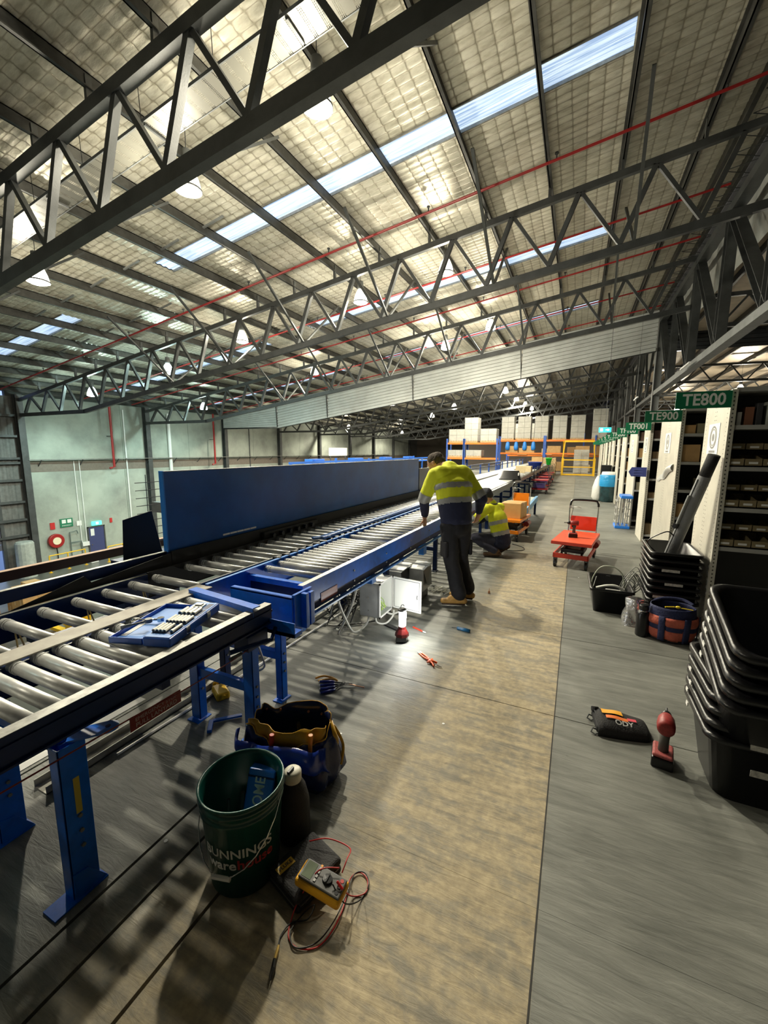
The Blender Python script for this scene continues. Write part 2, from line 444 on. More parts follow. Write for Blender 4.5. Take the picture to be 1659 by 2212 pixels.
# left wall: tilt-up concrete panels between steel columns
wall = S(MB().box(-28.35, 12.1, GZ, -28.12, 75.6, 4.72).build('wall_left', mat('wall_core', (.1, .1, .09), .9)))
ys = [12.5, 19.9, 27.1, 34.4, 41.7, 49.0, 56.2, 63.5, 70.8]
for a, b in zip(ys[:-1], ys[1:]):
    mid = (a + b) / 2 + (.0 if a > 13 else 2.0)
    for y0, y1 in ((a, mid), (mid, b)):
        MB().box(-28.12, y0 + .012, GZ, -28.0, y1 - .012, 4.5).build('wall_panel', concrete, wall)
    MB().box(-28.0, a + .15, .26, -27.985, b - .15, .80).build('wall_band', conc_band, wall)
for i, yc in enumerate(ys):
    c = thing('wall_column', 'dark steel column standing against the pale concrete wall', 'column', (-27.8, yc, GZ), world=True, group='steel columns along the concrete wall')
    mb = MB(); mb.box(-27.98, yc - .16, GZ, -27.95, yc + .16, 4.5).box(-27.66, yc - .16, GZ, -27.63, yc + .16, 4.5).box(-27.95, yc - .012, GZ, -27.66, yc + .012, 4.5)
    mb.build('column_shaft', steel_dk, c)
    MB().box(-28.0, yc - .25, GZ, -27.58, yc + .25, GZ + .025).build('base_plate', steel_dk, c)
# metal-clad part of the left wall with the open roller door
w2 = MB()
def ribY(mb, x, y0, y1, z0, z1, pitch=.25, d=.035):
    n = max(1, int((y1 - y0) / pitch))
    for k in range(n):
        a = y0 + (y1 - y0) * k / n; p = (y1 - y0) / n
        mb.add([(x, a, z0), (x + d, a + p * .3, z0), (x + d, a + p * .6, z0), (x, a + p * .9, z0), (x, a + p, z0),
                (x, a, z1), (x + d, a + p * .3, z1), (x + d, a + p * .6, z1), (x, a + p * .9, z1), (x, a + p, z1)],
               [(i, i + 1, i + 6, i + 5) for i in range(4)])
wmet = mat('grey_metal_wall', (.17, .17, .16), .6, .1, var=.3)
ribY(w2, -28.1, -9, 5.5, GZ, 4.4); ribY(w2, -28.1, 11.25, 12.4, GZ, 4.4); ribY(w2, -28.1, 5.5, 11.25, -.9, 4.4)
S(w2.build('wall_left_metal', wmet))
for k, z in enumerate((-3.3, -2.4, -1.4, -.2, .75, 1.0, 2.2, 3.3)):
    S(MB().box(-28.0, 4, z, -27.8, 12.3, z + .12).build('wall_girt', steel_dk))
dr = S(MB().box(-28.06, 5.5, -5.44, -27.9, 5.7, -.9).box(-28.06, 11.1, -5.44, -27.9, 11.25, -.9).box(-28.06, 5.5, -1.0, -27.85, 11.25, -.8).build('door_1', steel_dk))
cu = MB()
for k in range(9): cu.box(-28.02, 10.2 + .02, -3.9 + .33 * k, -27.98, 11.1, -3.9 + .33 * k + .31)
cu.build('door_curtain', mat('door_slats', (.10, .10, .13), .5), dr)
# daylight yard seen through the door
S(MB().box(-60, -20, GZ - .25, -28.2, 40, GZ - .2).build('floor_yard', mat('wet_yard', (.20, .24, .30), .4)))
blkc = tag(MB().lathe([(.0, GZ), (.42, GZ), (.42, -3.55), (.36, -3.45), (0, -3.45)], (-27.2, 11.75, 0), 16).build('pipe_guard', mat('pale_concrete', (.42, .45, .41), .8, var=.25)), 'pale round concrete guard standing by the open roller door', 'bollard')
# end, right and back walls of the shell
S(MB().box(-28.4, 75.5, GZ, 30, 75.8, 10).build('wall_far', mat('far_wall', (.09, .075, .06), .8)))
S(MB().box(-28.4, -9.3, GZ, 30, -9.0, 10).build('wall_back', mat('back_wall', (.16, .16, .15), .8)))
S(MB().box(29.7, -9, GZ, 30, 75.5, 10).build('wall_right', mat('right_wall', (.10, .10, .10), .8)))
S(MB().box(-12, 47.8, -.3, 29.7, 48, 2.6).build('wall_upper_end', mat('dark_end', (.07, .055, .045), .8)))

# roof: corrugated foil-faced sheets with cut-outs where the skylight sheets lie
SKY = [(-26, -16.9, 9.2, 9.9), (-11.75, .42, 9.02, 9.70), (-11.4, .42, 16.1, 16.75), (-11.4, .42, 23.45, 24.1), 
       (-26, -14, 16.3, 17.0), (-27, -14, 23.6, 24.3), (-26, .4, 30.8, 31.4), (-26, .4, 38.1, 38.8), (-26, .4, 45.4, 46), (-26, .4, 52.7, 53.4)]
def roof_patch(x0, x1, y0, y1, dy):
    mb = MB(); nx = max(1, round((x1 - x0) / 1.63)); ny = max(1, round((y1 - y0) / dy))
    def fn(u, w):
        x = x0 + (x1 - x0) * u; yy = y0 + (y1 - y0) * w
        z = ZR(x) + .02 + (.013 * math.sin(2 * PI * yy / .20) if dy < .1 else 0)
        return (x, yy, z)
    mb.grid(nx, ny, fn); return mb
allmb = MB()
bands = sorted(set([-9.0, 75.5] + [v for s_ in SKY for v in (s_[2], s_[3])]))
for a, b in zip(bands[:-1], bands[1:]):
    cuts = sorted([(s_[0], s_[1]) for s_ in SKY if s_[2] < (a + b) / 2 < s_[3]])
    x = -28.4; segs = []
    for c0, c1 in cuts:
        if c0 > x: segs.append((x, c0))
        x = max(x, c1)
    if x < 3.6: segs.append((x, 3.6))
    for x0, x1 in segs:
        q = roof_patch(x0, x1, a, b, .05 if (b <= 31 and a > -9.1) else 1.0)
        allmb.add(q.v, q.f)
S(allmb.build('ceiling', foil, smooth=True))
# outer metal skin keeps the sky out above the foil
sk = MB()
for (a, b) in zip(bands[:-1], bands[1:]):
    cuts = sorted([(s_[0], s_[1]) for s_ in SKY if s_[2] < (a + b) / 2 < s_[3]]); x = -28.6
    for c0, c1 in cuts + [(3.7, 3.7)]:
        if c0 > x: sk.add([(x, a, ZR(x) + .09), (c0, a, ZR(c0) + .09), (c0, b, ZR(c0) + .09), (x, b, ZR(x) + .09)], [(0, 1, 2, 3)])
        x = max(x, c1)
S(sk.build('roof_skin', steel_md))
def sky_mat():
    m = bpy.data.materials.new('translucent_skylight_sheet'); m.use_nodes = True; nt = m.node_tree; N = nt.nodes; L = nt.links
    p = N['Principled BSDF']; p.inputs['Base Color'].default_value = (.62, .72, .86, 1); p.inputs['Roughness'].default_value = .5
    g = N.new('ShaderNodeNewGeometry'); mp = N.new('ShaderNodeMapping'); mp.inputs['Scale'].default_value = (.8, 34, 1); L.new(g.outputs['Position'], mp.inputs[0])
    n = N.new('ShaderNodeTexNoise'); n.inputs['Scale'].default_value = 1.2; n.inputs['Detail'].default_value = 5; L.new(mp.outputs[0], n.inputs['Vector'])
    r = N.new('ShaderNodeValToRGB'); r.color_ramp.elements[0].position = .38; r.color_ramp.elements[1].position = .62
    r.color_ramp.elements[0].color = (.20, .34, .62, 1); r.color_ramp.elements[1].color = (.75, .90, 1.0, 1); L.new(n.outputs['Fac'], r.inputs[0])
    L.new(r.outputs[0], p.inputs['Emission Color']); p.inputs['Emission Strength'].default_value = .72
    return m
skm = sky_mat()
far_sk = mat('far_skylight_sheet', (.5, .48, .42), .5, emit=(1.0, .95, .86), estr=.38)
for i, (x0, x1, y0, y1) in enumerate(SKY):
    mb = MB(); ny = 28 if i < 5 else 10
    def fn(u, w):
        x = x0 + (x1 - x0) * u; yy = y0 + (y1 - y0) * w
        return (x, yy, ZR(x) + .05 + .014 * math.sin(2 * PI * w * 3.5))
    mb.grid(4, ny, fn); win = S(mb.build('window_%d' % (i + 1), skm if i < 6 else far_sk, smooth=True))
    MB().bar((x0, y0, ZR(x0) + .03), (x1, y0, ZR(x1) + .03), .03, .08).bar((x0, y1, ZR(x0) + .03), (x1, y1, ZR(x1) + .03), .03, .08).build('window_flashing', galv, win)
# purlins
PX = [2.15 - 1.63 * k for k in range(19)]
for i, x in enumerate(PX):
    z = ZR(x); mb = MB()
    mb.box(x - .012, -9, z - .25, x + .012, 75.4, z).box(x - .07, -9, z - .02, x + .012, 75.4, z).box(x - .012, -9, z - .25, x + .07, 75.4, z - .23)
    S(mb.build('purlin', purlin_m))
for x in (2.9, 3.5): S(MB().box(x - .05, -9, ZR(x) - .22, x + .05, 75.4, ZR(x) + .02).build('purlin', purlin_m))
# bridging struts between purlins
for yb in (1.5, 8.6, 10.9, 15.6, 23.0):
    for i, x in enumerate(PX[7:15]):
        if yb in (8.6, 15.6, 23.0) or i > 2:
            S(MB().bar((x + .05, yb, ZR(x) - .1), (x + .75, yb, ZR(x + .75) - .08), .05, .04).build('bridging_strut', steel_md))

# ---------------------------------------------------------------- roof trusses
def truss(yt, detail, x_right=3.6):
    t = thing('roof_truss', 'deep steel roof truss crossing the hall, %s' % detail, 'truss', (-27.7, yt, 3.4), world=True)
    w, hh = (.16, .24) if yt < 6 else (.12, .19)
    MB().bar((-27.7, yt, ZT(-27.7)), (x_right, yt, ZT(x_right)), w, hh - .03).build('top_chord', steel_dk, t)
    mb = MB().bar((-27.7, yt, 3.4), (-21.8, yt, 3.4), w, hh - .01).bar((-21.85, yt, 3.4), (x_right, yt, ZB(x_right)), w, hh)
    mb.build('bottom_chord', steel_dk, t)
    far = yt > 30
    acc = MB(); tops = [2.88 - 1.63 * k for k in range(19)]
    for k, x in enumerate(tops):
        xa, xb = x + .98, x - .66        # feet of the two members that meet at this top node
        for xf, s_ in ((xb, .11), (xa, .085)):
            if xf < -27.6 or xf > x_right + .1: continue
            if x > x_right: continue
            p0 = (x - (.03 if xf < x else -.03), yt, ZT(x) - .08); p1 = (xf, yt, ZB(xf) + .1)
            if far: acc.bar(p0, p1, s_, s_)
            else: MB().bar(p0, p1, s_ + .01, s_).build('web_member', steel_dk, t)
    if far: acc.build('web_members', steel_dk, t, kind='stuff')
    # cleats carrying the purlins
    cl = MB()
    for x in PX:
        if x > -27: cl.box(x - .03, yt - .05, ZT(x) + .08, x + .03, yt + .05, ZR(x) - .05)
    cl.build('purlin_cleats', steel_dk, t, kind='stuff')
    if 0 < yt < 25:
        for x in (.9, -2.45, -5.7, -8.9, -12.2, -15.5):
            for sgn in (-1, 1):
                if yt < 6 and sgn < 0: continue
                MB().bar((x, yt, ZB(x) + .05), (x - .1, yt + sgn * 2.5, ZR(x) - .2), .07, .05).build('fly_brace', steel_dk, t)
    return t
DET = ['behind the camera', 'the nearest one', 'second from the camera', 'third from the camera',
       'clad with white sheeting on its near face', 'fifth, dim behind the white cladding', 'sixth, dim in the far hall', 'seventh, dim in the far hall', 'eighth, dim in the far hall', 'last before the far wall']
for yt, d in zip(TY, DET): truss(yt, d)

# white horizontal cladding over the fourth truss, and its continuation over the next nave, shadow put into its colour
def clad(x0, x1, yt, zb, zt, m, name, nr=10, parent=None):
    mb = MB()
    for k in range(nr):
        for (a, b, d0_, d1_) in ((k / nr, (k + .78) / nr, .05, .05), ((k + .78) / nr, (k + .80) / nr, .05, -.03), ((k + .80) / nr, (k + .96) / nr, -.03, -.03), ((k + .96) / nr, (k + 1) / nr, -.03, .05)):
            f_ = lambda x, q: zb(x) + (zt(x) - zb(x)) * q
            mb.add([(x0, yt - d0_, f_(x0, a)), (x1, yt - d0_, f_(x1, a)), (x1, yt - d1_, f_(x1, b)), (x0, yt - d1_, f_(x0, b))], [(0, 1, 2, 3)])
    return mb.build(name, m, parent)
cw = thing('truss_cladding', 'long white ribbed sheeting hung on the fourth roof truss', 'cladding', (-20, 26.85, 3.4), world=True)
xs = [-27.6, -21.8, -17.1, -10.3, -3.4, 3.4]
for a, b in zip(xs[:-1], xs[1:]):
    zb = (lambda x: 3.42 + 0 * x) if b <= -21.8 else (lambda x: 6.42 + .142 * x)
    clad(a + .02, b - .02, 26.82, zb, lambda x: ZR(x) - .28, clad_m, 'cladding_sheet', 10, cw)
for x in xs[1:-1]:
    MB().bar((x, 26.74, ZB(x) - .02), (x - .1, 26.74, ZR(x) - .3), .09, .03, up=(1, 0, 0)).build('joint_cover', steel_dk, cw)
S(clad(3.75, 29.5, 26.9, lambda x: 6.85 - .02 * (x - 3.7), lambda x: 9.2, clad_shaded, 'wall_over_next_nave', 12))

# ---------------------------------------------------------------- valley line: long lattice girder on columns, fascia and gutter
XG = 3.6
gd = thing('valley_girder', 'heavy lattice girder running beside the aisle under the gutter', 'girder', (XG, 12.4, 4.72), world=True)
MB().box(XG - .14, -6, 4.62, XG + .14, 26.82, 4.84).build('bottom_chord', steel_md, gd)
MB().box(XG - .14, -6, 8.35, XG + .14, 26.82, 8.6).build('top_chord', steel_dk, gd)
def hsec(p0, p1, w, parent, name='web_member'):
    mb = MB(); p0, p1 = V(p0), V(p1); d = (p1 - p0).normalized(); q = d.cross(V((1, 0, 0))).normalized()
    for s_ in (-1, 1): mb.bar(p0 + q * s_ * w / 2, p1 + q * s_ * w / 2, .26, .02, up=tuple(q))
    mb.bar(p0, p1, .02, w, up=tuple(q)); return mb.build(name, steel_dk, parent)
ny_ = [1.35, 5.0, 8.65, 12.3, 15.95, 19.6, 23.25, 26.9]
for a, b in zip(ny_[:-1], ny_[1:]):
    hsec((XG, a, 4.8), (XG, a, 8.4), .30, gd)
    hsec((XG, a, 4.8), (XG, b - .1, 8.4), .24, gd)
for yc in [27.0, 34.3, 41.6, 48.9, 56.2, 63.5]:
    c = thing('valley_column', 'tall grey steel column beside the far aisle', 'column', (XG, yc, 0), world=True, group='columns along the far aisle')
    MB().box(XG - .17, yc - .16, 0, XG - .14, yc + .16, 8.6).box(XG + .14, yc - .16, 0, XG + .17, yc + .16, 8.6).box(XG - .14, yc - .012, 0, XG + .14, yc + .012, 8.6).build('column_shaft', mat('column_grey', (.24, .25, .25), .5, .1), c)
    MB().box(XG - .25, yc - .25, 0, XG + .25, yc + .25, .03).build('base_plate', steel_dk, c)
far_g = MB(); far_g.box(XG - .12, 27, 4.64, XG + .12, 75, 4.82).box(XG - .12, 27, 8.35, XG + .12, 75, 8.55)
yy = 27.0
while yy < 73:
    far_g.bar((XG, yy, 4.8), (XG, yy + 1.8, 8.4), .12, .12).bar((XG, yy + 3.65, 4.8), (XG, yy + 1.8, 8.4), .12, .12); yy += 3.65
S(far_g.build('far_valley_girder', steel_dk))
# zinc fascia hanging under the gutter, ribs upright
fa = MB()
n = 190
def fz(u, w):
    yy = -6 + 76 * u; return (4.1 + (.03 if (int(u * n)) % 2 else 0), yy, 7.30 + 1.9 * w)
fa.grid(n, 1, fz); S(fa.build('fascia', fascia_m))
S(MB().box(3.55, -9, 9.0, 4.15, 75, 9.35).build('gutter', mat('gutter_grey', (.11, .11, .125), .55)))
gm = MB()
yy = -2
while yy < 27:
    gm.bar((3.0, yy, ZR(3) - .2), (3.75, yy + .35, 8.95), .015, .015).bar((3.75, yy + .35, 8.95), (3.0, yy + .7, ZR(3) - .2), .015, .015); yy += .7
S(gm.build('gutter_mesh', steel_dk))
# next nave: lower roof, trusses
ZN = lambda x: 7.75 - .02 * (x - 4.1)
S(MB().add([(4.13, -9, ZN(4.13)), (30, -9, ZN(30)), (30, 75.6, ZN(30)), (4.13, 75.6, ZN(4.13))], [(0, 1, 2, 3)]).build('ceiling_next_nave', mat('warm_foil', (.75, .62, .46), .5, .2, var=.2, vscale=3)))
pn = MB()
for k in range(15): x = 4.6 + 1.65 * k; pn.box(x - .04, -9, ZN(x) - .24, x + .04, 75.4, ZN(x) - .01)
S(pn.build('purlins_next_nave', purlin_m))
for j, yt in enumerate((34.3, 41.6, 48.9, 56.2, 63.5, 19.8, 12.5)):
    t = thing('low_truss', 'dark lattice truss of the neighbouring nave, %s' % ('nearest beyond the shelving tops', 'second beyond the shelving tops', 'third beyond the shelving tops', 'fourth beyond the shelving tops', 'fifth beyond the shelving tops', 'above the middle shelving', 'above the near shelving')[j], 'truss', (4.2, yt, 6.3), world=True, group='trusses of the neighbouring nave')
    MB().bar((4.2, yt, 7.30), (29, yt, 6.80), .12, .14).bar((4.2, yt, 6.25), (29, yt, 5.85), .12, .14).build('chords', steel_dk, t)
    mb = MB()
    for k in range(15): x = 4.4 + 1.65 * k; zq = .0165 * (x - 4.1); mb.bar((x, yt, 6.2 - zq), (x + .8, yt, 7.25 - zq), .07, .07).bar((x + 1.6, yt, 6.2 - zq), (x + .8, yt, 7.25 - zq), .07, .07)
    mb.build('web_members', steel_dk, t, kind='stuff')
slit = mat('far_skylight', (.6, .65, .75), .5, emit=(1.0, .98, .95), estr=.9)
for j, yc in enumerate((31.0, 38.0, 45.0)):
    S(MB().box(5, yc, ZN(5) - .02, 28, yc + .6, ZN(5) + .05).build('window_%d' % (20 + j), slit))
# sprinkler pipes
def pipe(y, x0, x1, dz, name='sprinkler_pipe', lab='', r=.032):
    t = thing(name, lab, 'pipe', (x0, y, ZR(x0) - dz), world=True)
    MB().cyl((x0, y, ZR(x0) - dz), (x1, y, ZR(x1) - dz), r, seg=8).build('pipe_run', pipe_red, t)
    hm = MB()
    x = x0 + 1.3
    while x < x1:
        hm.cyl((x, y, ZR(x) - dz), (x, y, ZR(x) - dz + .14), .018, seg=6).cyl((x, y, ZR(x) - dz + .12), (x, y, ZR(x) - dz + .15), .045, seg=8); x += 3.1
    hm.build('sprinkler_heads', steel_dk, t, kind='stuff')
for i, (py_, lab) in enumerate(((11.3, 'red sprinkler pipe, the nearest, crossing under the whole roof'), (15.3, 'second red sprinkler pipe, behind the second truss'), (18.4, 'third red sprinkler pipe, before the third truss'),
                                (22.6, 'fourth red sprinkler pipe, behind the third truss'), (25.8, 'fifth red sprinkler pipe, just before the white cladding'))):
    pipe(py_, -27, 3.3, .34, lab=lab)
# perforated tray hung under the roof near the camera
pt = thing('perforated_tray', 'long perforated metal tray hung under the roof above the nearest truss', 'tray', (-9, 5.45, 6.6), world=True)
def perf_mat():
    m = bpy.data.materials.new('perforated_sheet'); m.use_nodes = True; nt = m.node_tree; N = nt.nodes; L = nt.links; p = N['Principled BSDF']
    g = N.new('ShaderNodeNewGeometry'); mp = N.new('ShaderNodeMapping'); mp.inputs['Scale'].default_value = (1, 1, 0); L.new(g.outputs['Position'], mp.inputs[0])
    s = N.new('ShaderNodeSeparateXYZ'); L.new(mp.outputs[0], s.inputs[0])
    def M(op, a, b=None):
        n_ = N.new('ShaderNodeMath'); n_.operation = op
        for i, x in enumerate((a, b)):
            if x is None: continue
            if isinstance(x, (int, float)): n_.inputs[i].default_value = x
            else: L.new(x, n_.inputs[i])
        return n_.outputs[0]
    hx = M('LESS_THAN', M('ABSOLUTE', M('SUBTRACT', M('FRACT', M('DIVIDE', s.outputs['X'], .024)), .5)), .22)
    hy = M('LESS_THAN', M('ABSOLUTE', M('SUBTRACT', M('FRACT', M('DIVIDE', s.outputs['Y'], .03)), .5)), .36)
    band = M('LESS_THAN', M('FRACT', M('DIVIDE', s.outputs['X'], .22)), .34)
    hole = M('MULTIPLY', M('MULTIPLY', hx, hy), band)
    L.new(M('SUBTRACT', 1.0, hole), p.inputs['Alpha']); p.inputs['Base Color'].default_value = (.17, .165, .14, 1); p.inputs['Metallic'].default_value = .1; p.inputs['Roughness'].default_value = .45
    return m
zt_ = lambda x: 7.88 + .145 * x
for k in range(5):
    x0, x1 = -15.5 + 2.9 * k, -15.5 + 2.9 * (k + 1) - .03
    MB().add([(x0, 5.22, zt_(x0)), (x1, 5.22, zt_(x1)), (x1, 5.68, zt_(x1)), (x0, 5.68, zt_(x0))], [(0, 1, 2, 3)]).build('tray_sheet', perf_mat() if k == 0 else bpy.data.materials['perforated_sheet'], pt)
    MB().bar((x0, 5.24, zt_(x0) - .02), (x0, 5.62, zt_(x0) - .02), .04, .03).build('tray_joint', steel_dk, pt)
for yy in (5.22, 5.68): MB().bar((-15.5, yy, zt_(-15.5) + .02), (-1.1, yy, zt_(-1.1) + .02), .02, .05).build('tray_edge', steel_md, pt)
for k in range(9): x = -15 + 1.63 * k; MB().cyl((x, 5.23, zt_(x)), (x, 5.2, ZR(x) - .1), .006, seg=5).build('hanger', steel_dk, pt)

# ---------------------------------------------------------------- high-bay lamps
glow_w = mat('lamp_glow_warm', (1, .95, .8), .5, emit=(1, .93, .72), estr=9)
glow_c = mat('lamp_glow_cool', (.9, 1, .97), .5, emit=(.80, 1, .95), estr=9)
dome = MB().lathe([(.02, .30), (.09, .28), (.14, .20), (.20, .05), (.235, -.10), (.235, -.13), (.15, -.17), (.02, -.18)], seg=20)
dome_w = dome.mesh('diffuser', glow_w, True); dome_c = dome.mesh('diffuser', glow_c, True)
can_me = MB().lathe([(.02, .56), (.09, .55), (.10, .36), (.10, .31), (.03, .29)], seg=14).mesh('ballast_housing', steel_md, True)
ring_me = MB().lathe([(.236, -.10), (.25, -.10), (.25, -.13), (.236, -.13), (.236, -.10)], seg=20).mesh('rim', steel_dk, True)
ROWN = {6.2: 'nearest row, behind the nearest truss', 13.3: 'row behind the second truss', 20.6: 'row behind the third truss', 21.4: 'beside its twin behind the third truss', 28: 'first row beyond the cladding'}
POS = {-4.07: 'rightmost, largest', -6.97: 'second from the right', -12.2: 'left end', -4.1: 'rightmost', -7.1: 'second from the right', -12.46: 'third from the right', -16.85: 'cool white, second from the left', -22.5: 'cool white, far left',
       -6.5: 'smaller', -14.0: 'third from the left', -22.9: 'cool white, far left', -5.2: 'right', -12.4: 'middle', -22: 'left'}
lid = {}
for i, (x, y, z, w_, pw) in enumerate(LAMPS + RIGHT_LAMPS):
    if y > 0:
        zr = ZR(x) + .01 if x < 3.6 else ZN(x) - .002
        if y < 30:
            lab = 'glowing high-bay lamp, %s, %s' % (POS.get(x, 'hanging from the roof'), ROWN.get(y, 'far row')); grp = 'high-bay lamps'; 
        elif x > 3.6: lab, grp = 'high-bay lamp glowing in the neighbouring nave, %s' % ('nearest' if y < 40 else 'middle' if y < 50 else 'farthest'), 'lamps of the neighbouring nave'
        else: lab, grp = 'distant high-bay lamp in the %s row of the dim far hall, %s' % ({34.5: 'first', 41: 'second', 42: 'second', 48: 'third', 55: 'fourth', 58: 'fifth'}[y], 'on the aisle side' if x > -7 else 'toward the concrete wall' if x < -20 else 'in mid hall'), 'distant high-bay lamps'
        t = thing('high_bay_lamp', lab, 'lamp', (x, y, z), group=grp)
        inst(dome_w if w_ else dome_c, 'diffuser', (0, 0, 0), t); inst(can_me, 'ballast_housing', (0, 0, 0), t); inst(ring_me, 'rim', (0, 0, 0), t)
        MB().cyl((0, 0, .55), (0, 0, max(.6, zr - z)), .008, seg=5).build('suspension_wire', steel_dk, t)
    # the reflector throws most of the light down, the rest leaves through the diffuser
    for kind_, pw2 in (('SPOT', 1.0), ('POINT', UP_SHARE)):
        ld = bpy.data.lights.new('high_bay_light', kind_); ld.energy = LAMP_W * pw * pw2; ld.color = WARM if w_ else COOL; ld.shadow_soft_size = .12
        if kind_ == 'SPOT': ld.spot_size = math.radians(168); ld.spot_blend = .35
        lo = bpy.data.objects.new('high_bay_light', ld); COL.objects.link(lo); lo.location = (x, y, z - .36)

# ---------------------------------------------------------------- things on the concrete wall
XW = -27.98
hr = thing('hose_reel', 'round red fire hose reel on the pale concrete wall', 'hose reel', (XW, 13.6, -3.84), world=True)
MB().cyl((XW + .02, 13.6, -3.84), (XW + .22, 13.6, -3.84), .42, seg=28).build('reel_drum', pipe_red, hr, bevel=.03)
MB().cyl((XW + .22, 13.6, -3.84), (XW + .25, 13.6, -3.84), .22, seg=24).build('hub_plate', mat('cream_disc', (.8, .7, .5), .5), hr)
MB().tube(crv([(XW + .1, 13.6, -4.25), (XW + .12, 13.62, -4.7), (XW + .1, 13.6, -5.3)]), .03).build('hose', blk, hr)
def plate(name, label, cat, y, z, w, h, m, x=XW, d=.03):
    return tag(MB().box(x, y - w / 2, z - h / 2, x + d, y + w / 2, z + h / 2).build(name, m), label, cat)
plate('fire_sign', 'small red hose reel sign above the red reel', 'sign', 13.55, -2.95, .25, .4, mat('sign_red', (.5, .03, .03), .4))
t = thing('safety_sign', 'green safety sign with white symbols on the concrete wall', 'sign', (XW, 14.3, -2.88), world=True)
MB().box(XW, 13.95, -3.12, XW + .03, 14.65, -2.6).build('sign_plate', mat('sign_green2', (.02, .18, .09), .4), t)
for k in range(2): MB().box(XW + .03, 14.05 + .3 * k, -2.88, XW + .035, 14.27 + .3 * k, -2.66).build('symbol', white_p, t)
text('EMERGENCY', .09, (XW + .036, 14.3, -3.02), (0, 1, 0), (0, 0, 1), white_p, t)
plate('notice', 'small white notice beside the green safety sign', 'sign', 15.0, -3.0, .28, .3, white_p)
t = thing('exit_sign', 'lit green exit sign above the dark blue door', 'sign', (XW, 16.0, -3.14), world=True)
MB().box(XW, 15.72, -3.28, XW + .09, 16.3, -3.02).build('sign_box', mat('exit_glow', (.05, .6, .45), .4, emit=(.1, .85, .62), estr=1.4), t)
MB().box(XW + .09, 15.95, -3.22, XW + .092, 16.1, -3.07).build('running_figure', mat('exit_white', (.9, 1, .95), .4, emit=(.9, 1, .95), estr=1.6), t)
plate('extinguisher_sign', 'tiny red and white plate right of the exit sign', 'sign', 16.95, -3.1, .16, .3, mat('sign_red', (.5, .03, .03), .4))
dd = S(MB().box(XW, 15.42, GZ, XW + .05, 15.5, -3.33).box(XW, 16.42, GZ, XW + .05, 16.5, -3.33).box(XW, 15.42, -3.4, XW + .05, 16.5, -3.33).build('door_2', steel_dk))
MB().box(XW + .005, 15.5, GZ + .01, XW + .03, 16.42, -3.4).build('door_leaf', mat('door_blue', (.05, .06, .16), .4), dd)
MB().cyl((XW + .03, 15.62, -4.5), (XW + .09, 15.62, -4.5), .03, seg=8).build('door_handle', chrome, dd)
plate('door_notice', 'pale notice stuck on the dark blue door', 'sign', 15.72, -3.7, .22, .45, white_p, x=XW + .031, d=.004)
plate('meter_box', 'small white box on the wall left of the blue door', 'box', 15.22, -4.35, .4, .26, white, d=.15)
for (y0, z1, lab, grp) in ((17.2, 4.1, 'red sprinkler drop pipe on the wall, nearer the camera', None), (25.6, 4.1, 'red sprinkler drop pipe on the wall, further away', None)):
    t = thing('drop_pipe', lab, 'pipe', (XW + .5, y0, .4), world=True)
    MB().box(XW, y0 - .03, 2.4, XW + .45, y0 + .03, 2.45).build('pipe_clamp', steel_dk, t)
    MB().tube([(XW + .50, y0, z1 + .4), (XW + .50, y0, .45), (XW + .50, y0 - .3, .36)], .07, 8).build('pipe_run', pipe_red, t)
for y0, z0, z1, r, lab in ((18.35, -3.2, 4.2, .045, 'thin white conduit running down the wall from roof height'), (15.05, -4.2, .9, .025, 'white conduit dropping to the small wall box'), (15.35, -4.2, .9, .025, 'second white conduit beside the small wall box'),
                           (21.7, GZ, 4.2, .12, 'wide pale downpipe beside the second wall column'), (30.2, -1, 4.2, .04, 'thin dark conduit on the far part of the wall')):
    tag(MB().cyl((XW + r, y0, z0), (XW + r, y0, z1), r, seg=8).build('wall_conduit', white if 'white' in lab or 'pale' in lab else steel_dk), lab, 'conduit')
t = thing('wall_cable_tray', 'cable tray with brackets running along the whole concrete wall', 'tray', (XW + .2, 22, .95), world=True)
MB().box(XW + .12, 12.6, .95, XW + .4, 62, .99).build('tray_bed', galv, t)
for k in range(22): MB().bar((XW, 13.2 + 2.2 * k, .6), (XW + .38, 13.2 + 2.2 * k, .94), .04, .04).build('bracket', steel_dk, t)
tag(MB().tube([(XW + .15, 14.35, -5.0), (XW + .15, 14.35, -3.45), (XW + .15, 14.75, -3.4), (XW + .15, 14.8, -3.6)], .035, 8).tube([(XW + .15, 14.35, -4.1), (XW + .15, 14.95, -4.1), (XW + .15, 14.97, -4.9)], .035, 8).build('water_pipes', mat('grey_pipe', (.12, .15, .14), .5)), 'bent grey water pipes on the wall between the reel and the door', 'pipe')
tag(MB().box(-27.3, 14.9, GZ, -26.9, 15.35, GZ + .55).build('floor_box', white, bevel=.03), 'small white box on the ground by the yellow rail', 'box')
for (xa, ya, yb, lab) in ((-26.9, 12.7, 14.6, 'yellow guard rail standing before the red hose reel'), (-26.3, 15.6, 18.6, 'yellow guard rail standing right of the blue door')):
    t = thing('guard_rail', lab, 'rail', (xa, ya, GZ), world=True)
    MB().tube([(xa, ya, GZ + .98), (xa, yb, GZ + .98)], .035, 8).build('top_rail', yellow, t)
    MB().tube([(xa, ya, GZ + .5), (xa, yb, GZ + .5)], .025, 8).build('mid_rail', yellow, t)
    k = 0
    while ya + k * .95 <= yb + .01:
        MB().cyl((xa, ya + k * .95, GZ), (xa, ya + k * .95, GZ + .98), .035, seg=8).cyl((xa, ya + k * .95, GZ), (xa, ya + k * .95, GZ + .02), .1, seg=10).build('post', yellow, t); k += 1
